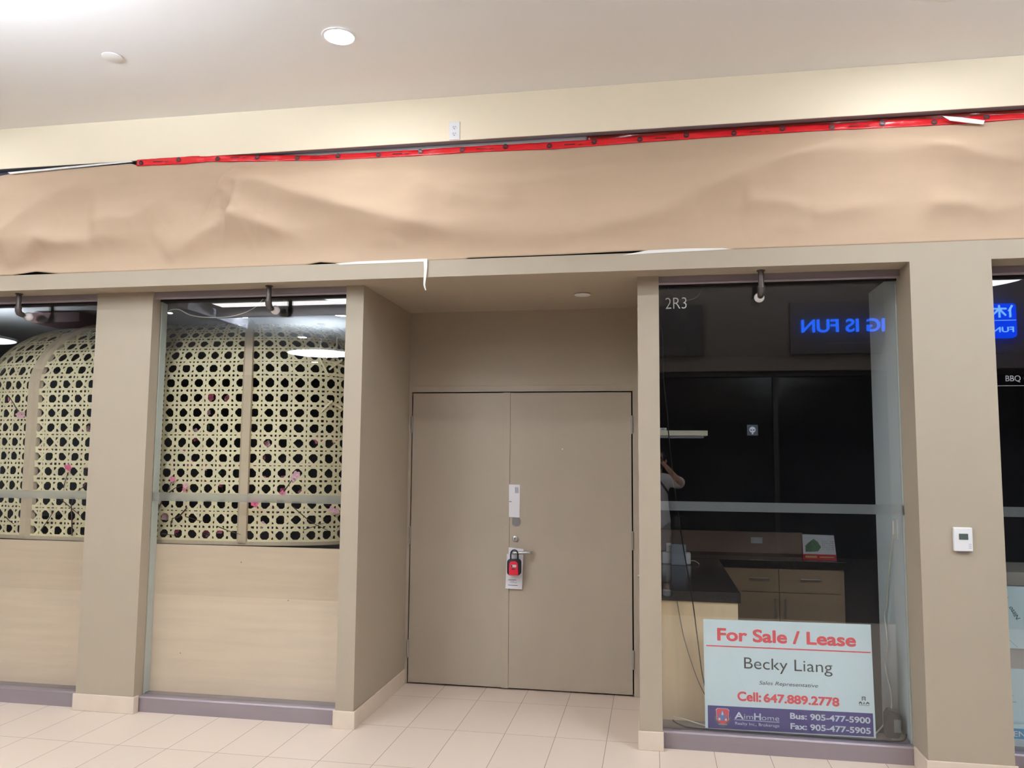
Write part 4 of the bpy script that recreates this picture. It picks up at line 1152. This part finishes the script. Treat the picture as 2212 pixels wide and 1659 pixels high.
bl.box(5.385, 5.395, -8.8885, -8.884, 3.67, 4.20).box(5.18, 5.80, -8.8885, -8.884, 3.935, 3.944).build('divider', led_edge, bs)
# characters read from the shopfront side, so larger x lies to the reader's left
def stroke(m, pts, w):
    for (ax, az), (bx, bz) in zip(pts, pts[1:]):
        d = Vector((bx - ax, 0, bz - az)); n = Vector((-d.z, 0, d.x)).normalized() * (w / 2)
        a_, b_ = Vector((ax, -8.8885, az)), Vector((bx, -8.8885, bz))
        m.prism([a_ - n, b_ - n, b_ + n, a_ + n], (0, 0.005, 0))
hz = MB()
X0 = 5.755
for pts in ([(0, .20), (-.055, .10)], [(-.035, .13), (-.035, 0)], [(-.085, .145), (-.30, .145)], [(-.195, .205), (-.195, 0)], [(-.195, .145), (-.10, .03)], [(-.195, .145), (-.31, .03)]):
    stroke(hz, [(X0 + x_, 3.985 + z_) for x_, z_ in pts], 0.030)
hz.build('lettering', led_edge, bs)
text('FUN', 5.455, 5.765, 3.745, 3.835, -8.888, led_edge, bs, 'lettering', bold=0.015, th=0.004, face=-1)
hb = thing('hanging_board', 'dark reddish board under the ceiling, mirrored in the half-cropped window', 'board', (-9.1, -6.05, 3.6))
MB().box(-9.6, -8.75, -6.35, -5.75, 3.70, 3.86).build('box', mat('dark_red_board', (70, 40, 38), 0.6), hb, bevel=0.01)
for x_ in (-9.4, -8.95):
    MB().tube([(x_, -6.05, 3.855), (x_, -6.05, ZC)], 0.01, 8).build('hanger', steel, hb)
# light trough and beams in the corridor ceiling
st(MB().box(-6.55, -2.6, -6.02, -5.92, ZC - 0.14, ZC - 0.0005).box(-6.75, -6.60, -7.0, -5.25, ZC - 0.14, ZC - 0.0005).build('beam_1', mat('white_beam', (236, 232, 238), 0.6)))
tr = thing('light_trough', 'long bright ceiling trough mirrored along the top of the cane window', 'light trough', (-4.5, -5.55, ZC))
MB().box(-6.35, -2.8, -5.74, -5.42, ZC - 0.03, ZC - 0.0005).build('housing', white, tr)
MB().box(-6.33, -2.82, -5.72, -5.44, ZC - 0.0335, ZC - 0.031).build('diffuser', emission('trough_diffuser', (255, 250, 250), 6.0), tr)

# ------------------------------------------------------------------ the photographer (mirrored in the sign window)
skin = mat('skin', (206, 160, 134), 0.55)
shirt_m = mat('pale_shirt', (244, 240, 244), 0.7)
trouser_m = mat('grey_trousers', (170, 162, 164), 0.75)
hair_m = mat('dark_hair', (34, 26, 24), 0.5)
def skinned(name, verts, edges, m, parent, levels=2, root=0):
    me = bpy.data.meshes.new(name)
    base = origin_of(parent)
    me.from_pydata([Vector(v[0]) - base for v in verts], edges, [])
    o = bpy.data.objects.new(name, me)
    C.objects.link(o); o.parent = parent
    me.materials.append(m)
    md = o.modifiers.new('skin', 'SKIN')
    if not me.skin_vertices:
        bm = bmesh.new(); bm.from_mesh(me); bm.verts.layers.skin.verify(); bm.to_mesh(me); bm.free()
    for i, v in enumerate(verts):
        r = v[1]
        me.skin_vertices[0].data[i].radius = r if isinstance(r, tuple) else (r, r)
        me.skin_vertices[0].data[i].use_root = (i == root)
    md.use_smooth_shade = True
    ss_ = o.modifiers.new('subsurf', 'SUBSURF'); ss_.levels = levels; ss_.render_levels = levels
    ORG[o.name] = base.copy()
    return o
pr_ = thing('person', 'person in a pale shirt photographing, mirrored beside the counter', 'person', (0.03, -5.0, 0.003))
V = [((0.03, -5.0, 0.93), (0.15, 0.11)), ((0.03, -5.0, 1.10), (0.125, 0.095)), ((0.03, -4.99, 1.30), (0.145, 0.10)), ((0.035, -4.985, 1.42), (0.10, 0.075)),
     ((0.04, -4.975, 1.49), 0.050), ((0.045, -4.955, 1.55), 0.055), ((0.05, -4.94, 1.62), (0.075, 0.090)), ((0.052, -4.95, 1.70), (0.072, 0.088)), ((0.053, -4.955, 1.745), (0.045, 0.055)),
     ((0.18, -4.985, 1.40), 0.052), ((0.335, -4.86, 1.345), 0.042), ((0.20, -4.76, 1.50), 0.034), ((0.135, -4.715, 1.575), 0.026), ((0.112, -4.70, 1.605), (0.030, 0.016)),
     ((-0.12, -4.985, 1.40), 0.052), ((-0.26, -4.86, 1.33), 0.042), ((-0.16, -4.76, 1.49), 0.034), ((-0.095, -4.715, 1.575), 0.026), ((-0.075, -4.70, 1.605), (0.030, 0.016)),
     ((0.115, -5.0, 0.84), 0.085), ((0.125, -4.98, 0.48), 0.058), ((0.14, -5.01, 0.10), 0.040), ((0.15, -4.90, 0.045), 0.034),
     ((-0.055, -5.0, 0.84), 0.085), ((-0.065, -4.98, 0.48), 0.058), ((-0.075, -5.01, 0.10), 0.040), ((-0.085, -4.90, 0.045), 0.034)]
Eg = [(0, 1), (1, 2), (2, 3), (3, 4), (4, 5), (5, 6), (6, 7), (7, 8), (3, 9), (9, 10), (10, 11), (11, 12), (12, 13), (3, 14), (14, 15), (15, 16), (16, 17), (17, 18), (0, 19), (19, 20), (20, 21), (21, 22), (0, 23), (23, 24), (24, 25), (25, 26)]
def fingers(palm, sgn, x_edge):
    px, py, pz = V[palm][0]
    for k, (dz, ln) in enumerate(((0.026, 0.9), (0.010, 1.0), (-0.006, 0.95), (-0.020, 0.8))):
        a = len(V)
        V.append(((px - sgn * 0.020, py + 0.022, pz + dz + 0.02), 0.0088))
        V.append(((px - sgn * 0.040 * ln, py + 0.040, pz + dz + 0.024), 0.0080))
        V.append(((px - sgn * 0.058 * ln, py + 0.043, pz + dz + 0.026), 0.0068))
        Eg.extend([(palm, a), (a, a + 1), (a + 1, a + 2)])
    a = len(V)
    V.append(((px - sgn * 0.010, py - 0.006, pz + 0.028), 0.0105)); V.append(((px - sgn * 0.034, py - 0.004, pz + 0.038), 0.0095))
    Eg.extend([(palm, a), (a, a + 1)])
fingers(13, 1, 0)
fingers(18, -1, 0)
skinned('body', V, Eg, skin, pr_)
TV = [((0.03, -5.0, 0.76), (0.215, 0.165)), ((0.03, -5.0, 1.10), (0.155, 0.12)), ((0.03, -4.99, 1.30), (0.165, 0.12)), ((0.035, -4.985, 1.42), (0.125, 0.095)), ((0.04, -4.98, 1.475), 0.068),
      ((0.18, -4.985, 1.405), 0.075), ((0.27, -4.92, 1.375), 0.088), ((0.352, -4.845, 1.35), 0.085), ((-0.12, -4.985, 1.405), 0.075), ((-0.20, -4.92, 1.36), 0.088), ((-0.28, -4.845, 1.33), 0.085)]
skinned('shirt', TV, [(0, 1), (1, 2), (2, 3), (3, 4), (3, 5), (5, 6), (6, 7), (3, 8), (8, 9), (9, 10)], shirt_m, pr_)
RV = [((0.03, -5.0, 0.965), (0.160, 0.125)), ((0.03, -5.0, 0.90), (0.165, 0.125)), ((0.12, -5.0, 0.80), 0.105), ((0.13, -4.98, 0.48), 0.082), ((0.14, -5.01, 0.13), 0.070), ((-0.06, -5.0, 0.80), 0.105), ((-0.07, -4.98, 0.48), 0.082), ((-0.075, -5.01, 0.13), 0.070)]
skinned('trousers', RV, [(0, 1), (1, 2), (2, 3), (3, 4), (1, 5), (5, 6), (6, 7)], trouser_m, pr_)
for sx in (0.145, -0.08):
    MB().prism([(sx - 0.042, -5.06, 0.004), (sx + 0.042, -5.06, 0.004), (sx + 0.048, -4.90, 0.004), (sx + 0.030, -4.83, 0.004), (sx - 0.030, -4.83, 0.004), (sx - 0.048, -4.90, 0.004)], (0, 0, 0.075)).build('shoe', soft_white, pr_, bevel=0.018, smooth='auto', segs=3)
hr = MB()
hp = []
for i in range(11):
    t = i / 10
    hp.append((0.100 * math.sqrt(max(0.002, 1 - (t * 1.0) ** 2.4)), 0.155 * t))
hr.lathe((0.052, -4.975, 1.618), hp, 'z', 24)
hr.tube([(0.052, -5.03, 1.68), (0.052, -5.045, 1.60), (0.052, -5.045, 1.50)], [0.07, 0.075, 0.05], 12)
hr.build('hair', hair_m, pr_, smooth=True)
mk_ = MB().lathe((0.049, -4.868, 1.575), [(0.064, -0.075), (0.062, -0.03), (0.045, 0.0), (0.015, 0.018)], 'y', 20)
mk_.build('face_mask', black_plastic, pr_, smooth=True)
for sx in (-0.030, 0.030):
    MB().lathe((0.050 + sx, -4.853, 1.642), [(0.004, -0.006), (0.012, -0.003), (0.010, 0.002), (0.004, 0.004)], 'y', 14).build('eye', wire_black, pr_, smooth=True)
MB().prism([(0.042, -4.86, 1.640), (0.058, -4.86, 1.640), (0.064, -4.845, 1.605), (0.036, -4.845, 1.605)], (0, 0.016, 0)).build('nose', skin, pr_, bevel=0.004)
for sx in (-0.084, 0.084):
    MB().lathe((0.050 + sx, -4.945, 1.625), [(0.010, -0.02), (0.022, -0.012), (0.028, 0.0), (0.018, 0.014), (0.006, 0.02)], 'y', 12).build('ear', skin, pr_, smooth=True)
ph = thing('phone', 'phone held up by the mirrored person', 'phone', (0.02, -4.69, 1.63))
MB().prism([(x_, -4.672, z_) for x_, z_ in rr(-0.064, 0.098, 1.606, 1.682, 0.010)], (0, 0.008, 0)).build('body', black_plastic, ph, bevel=0.002)
MB().box(-0.058, 0.092, -4.6735, -4.6722, 1.610, 1.678).build('screen', mat('phone_glass', (20, 22, 26), 0.1), ph)
bg = thing('shoulder_bag', 'dark shoulder bag on a strap, mirrored at the person side', 'bag', (0.30, -4.98, 0.68))
MB().prism([(0.225, -5.05, 0.70), (0.40, -5.05, 0.68), (0.385, -5.05, 0.96), (0.235, -5.05, 0.96)], (0, 0.12, 0)).build('pouch', wire_black, bg, bevel=0.02, segs=3)
MB().prism([(0.245, -4.935, 0.83), (0.31, -4.935, 0.83), (0.31, -4.935, 0.95), (0.245, -4.935, 0.95)], (0, 0.012, 0)).build('pocket', mat('bag_grey', (96, 88, 86), 0.6), bg, bevel=0.004)
MB().tube([(0.30, -4.93, 0.95), (0.24, -4.87, 1.10), (0.17, -4.845, 1.25), (0.06, -4.86, 1.40), (-0.06, -4.91, 1.485), (-0.10, -5.0, 1.50), (-0.03, -5.10, 1.42), (0.15, -5.13, 1.20), (0.29, -5.04, 0.96)], 0.013, 8).build('strap', wire_black, bg, smooth=True)
for x_ in (0.30, 0.345):
    MB().tube([(x_, -4.99, 0.70), (x_ + 0.004, -4.985, 0.60), (x_ + 0.01, -4.985, 0.50)], 0.006, 6).build('tie_string', wire_black, bg)
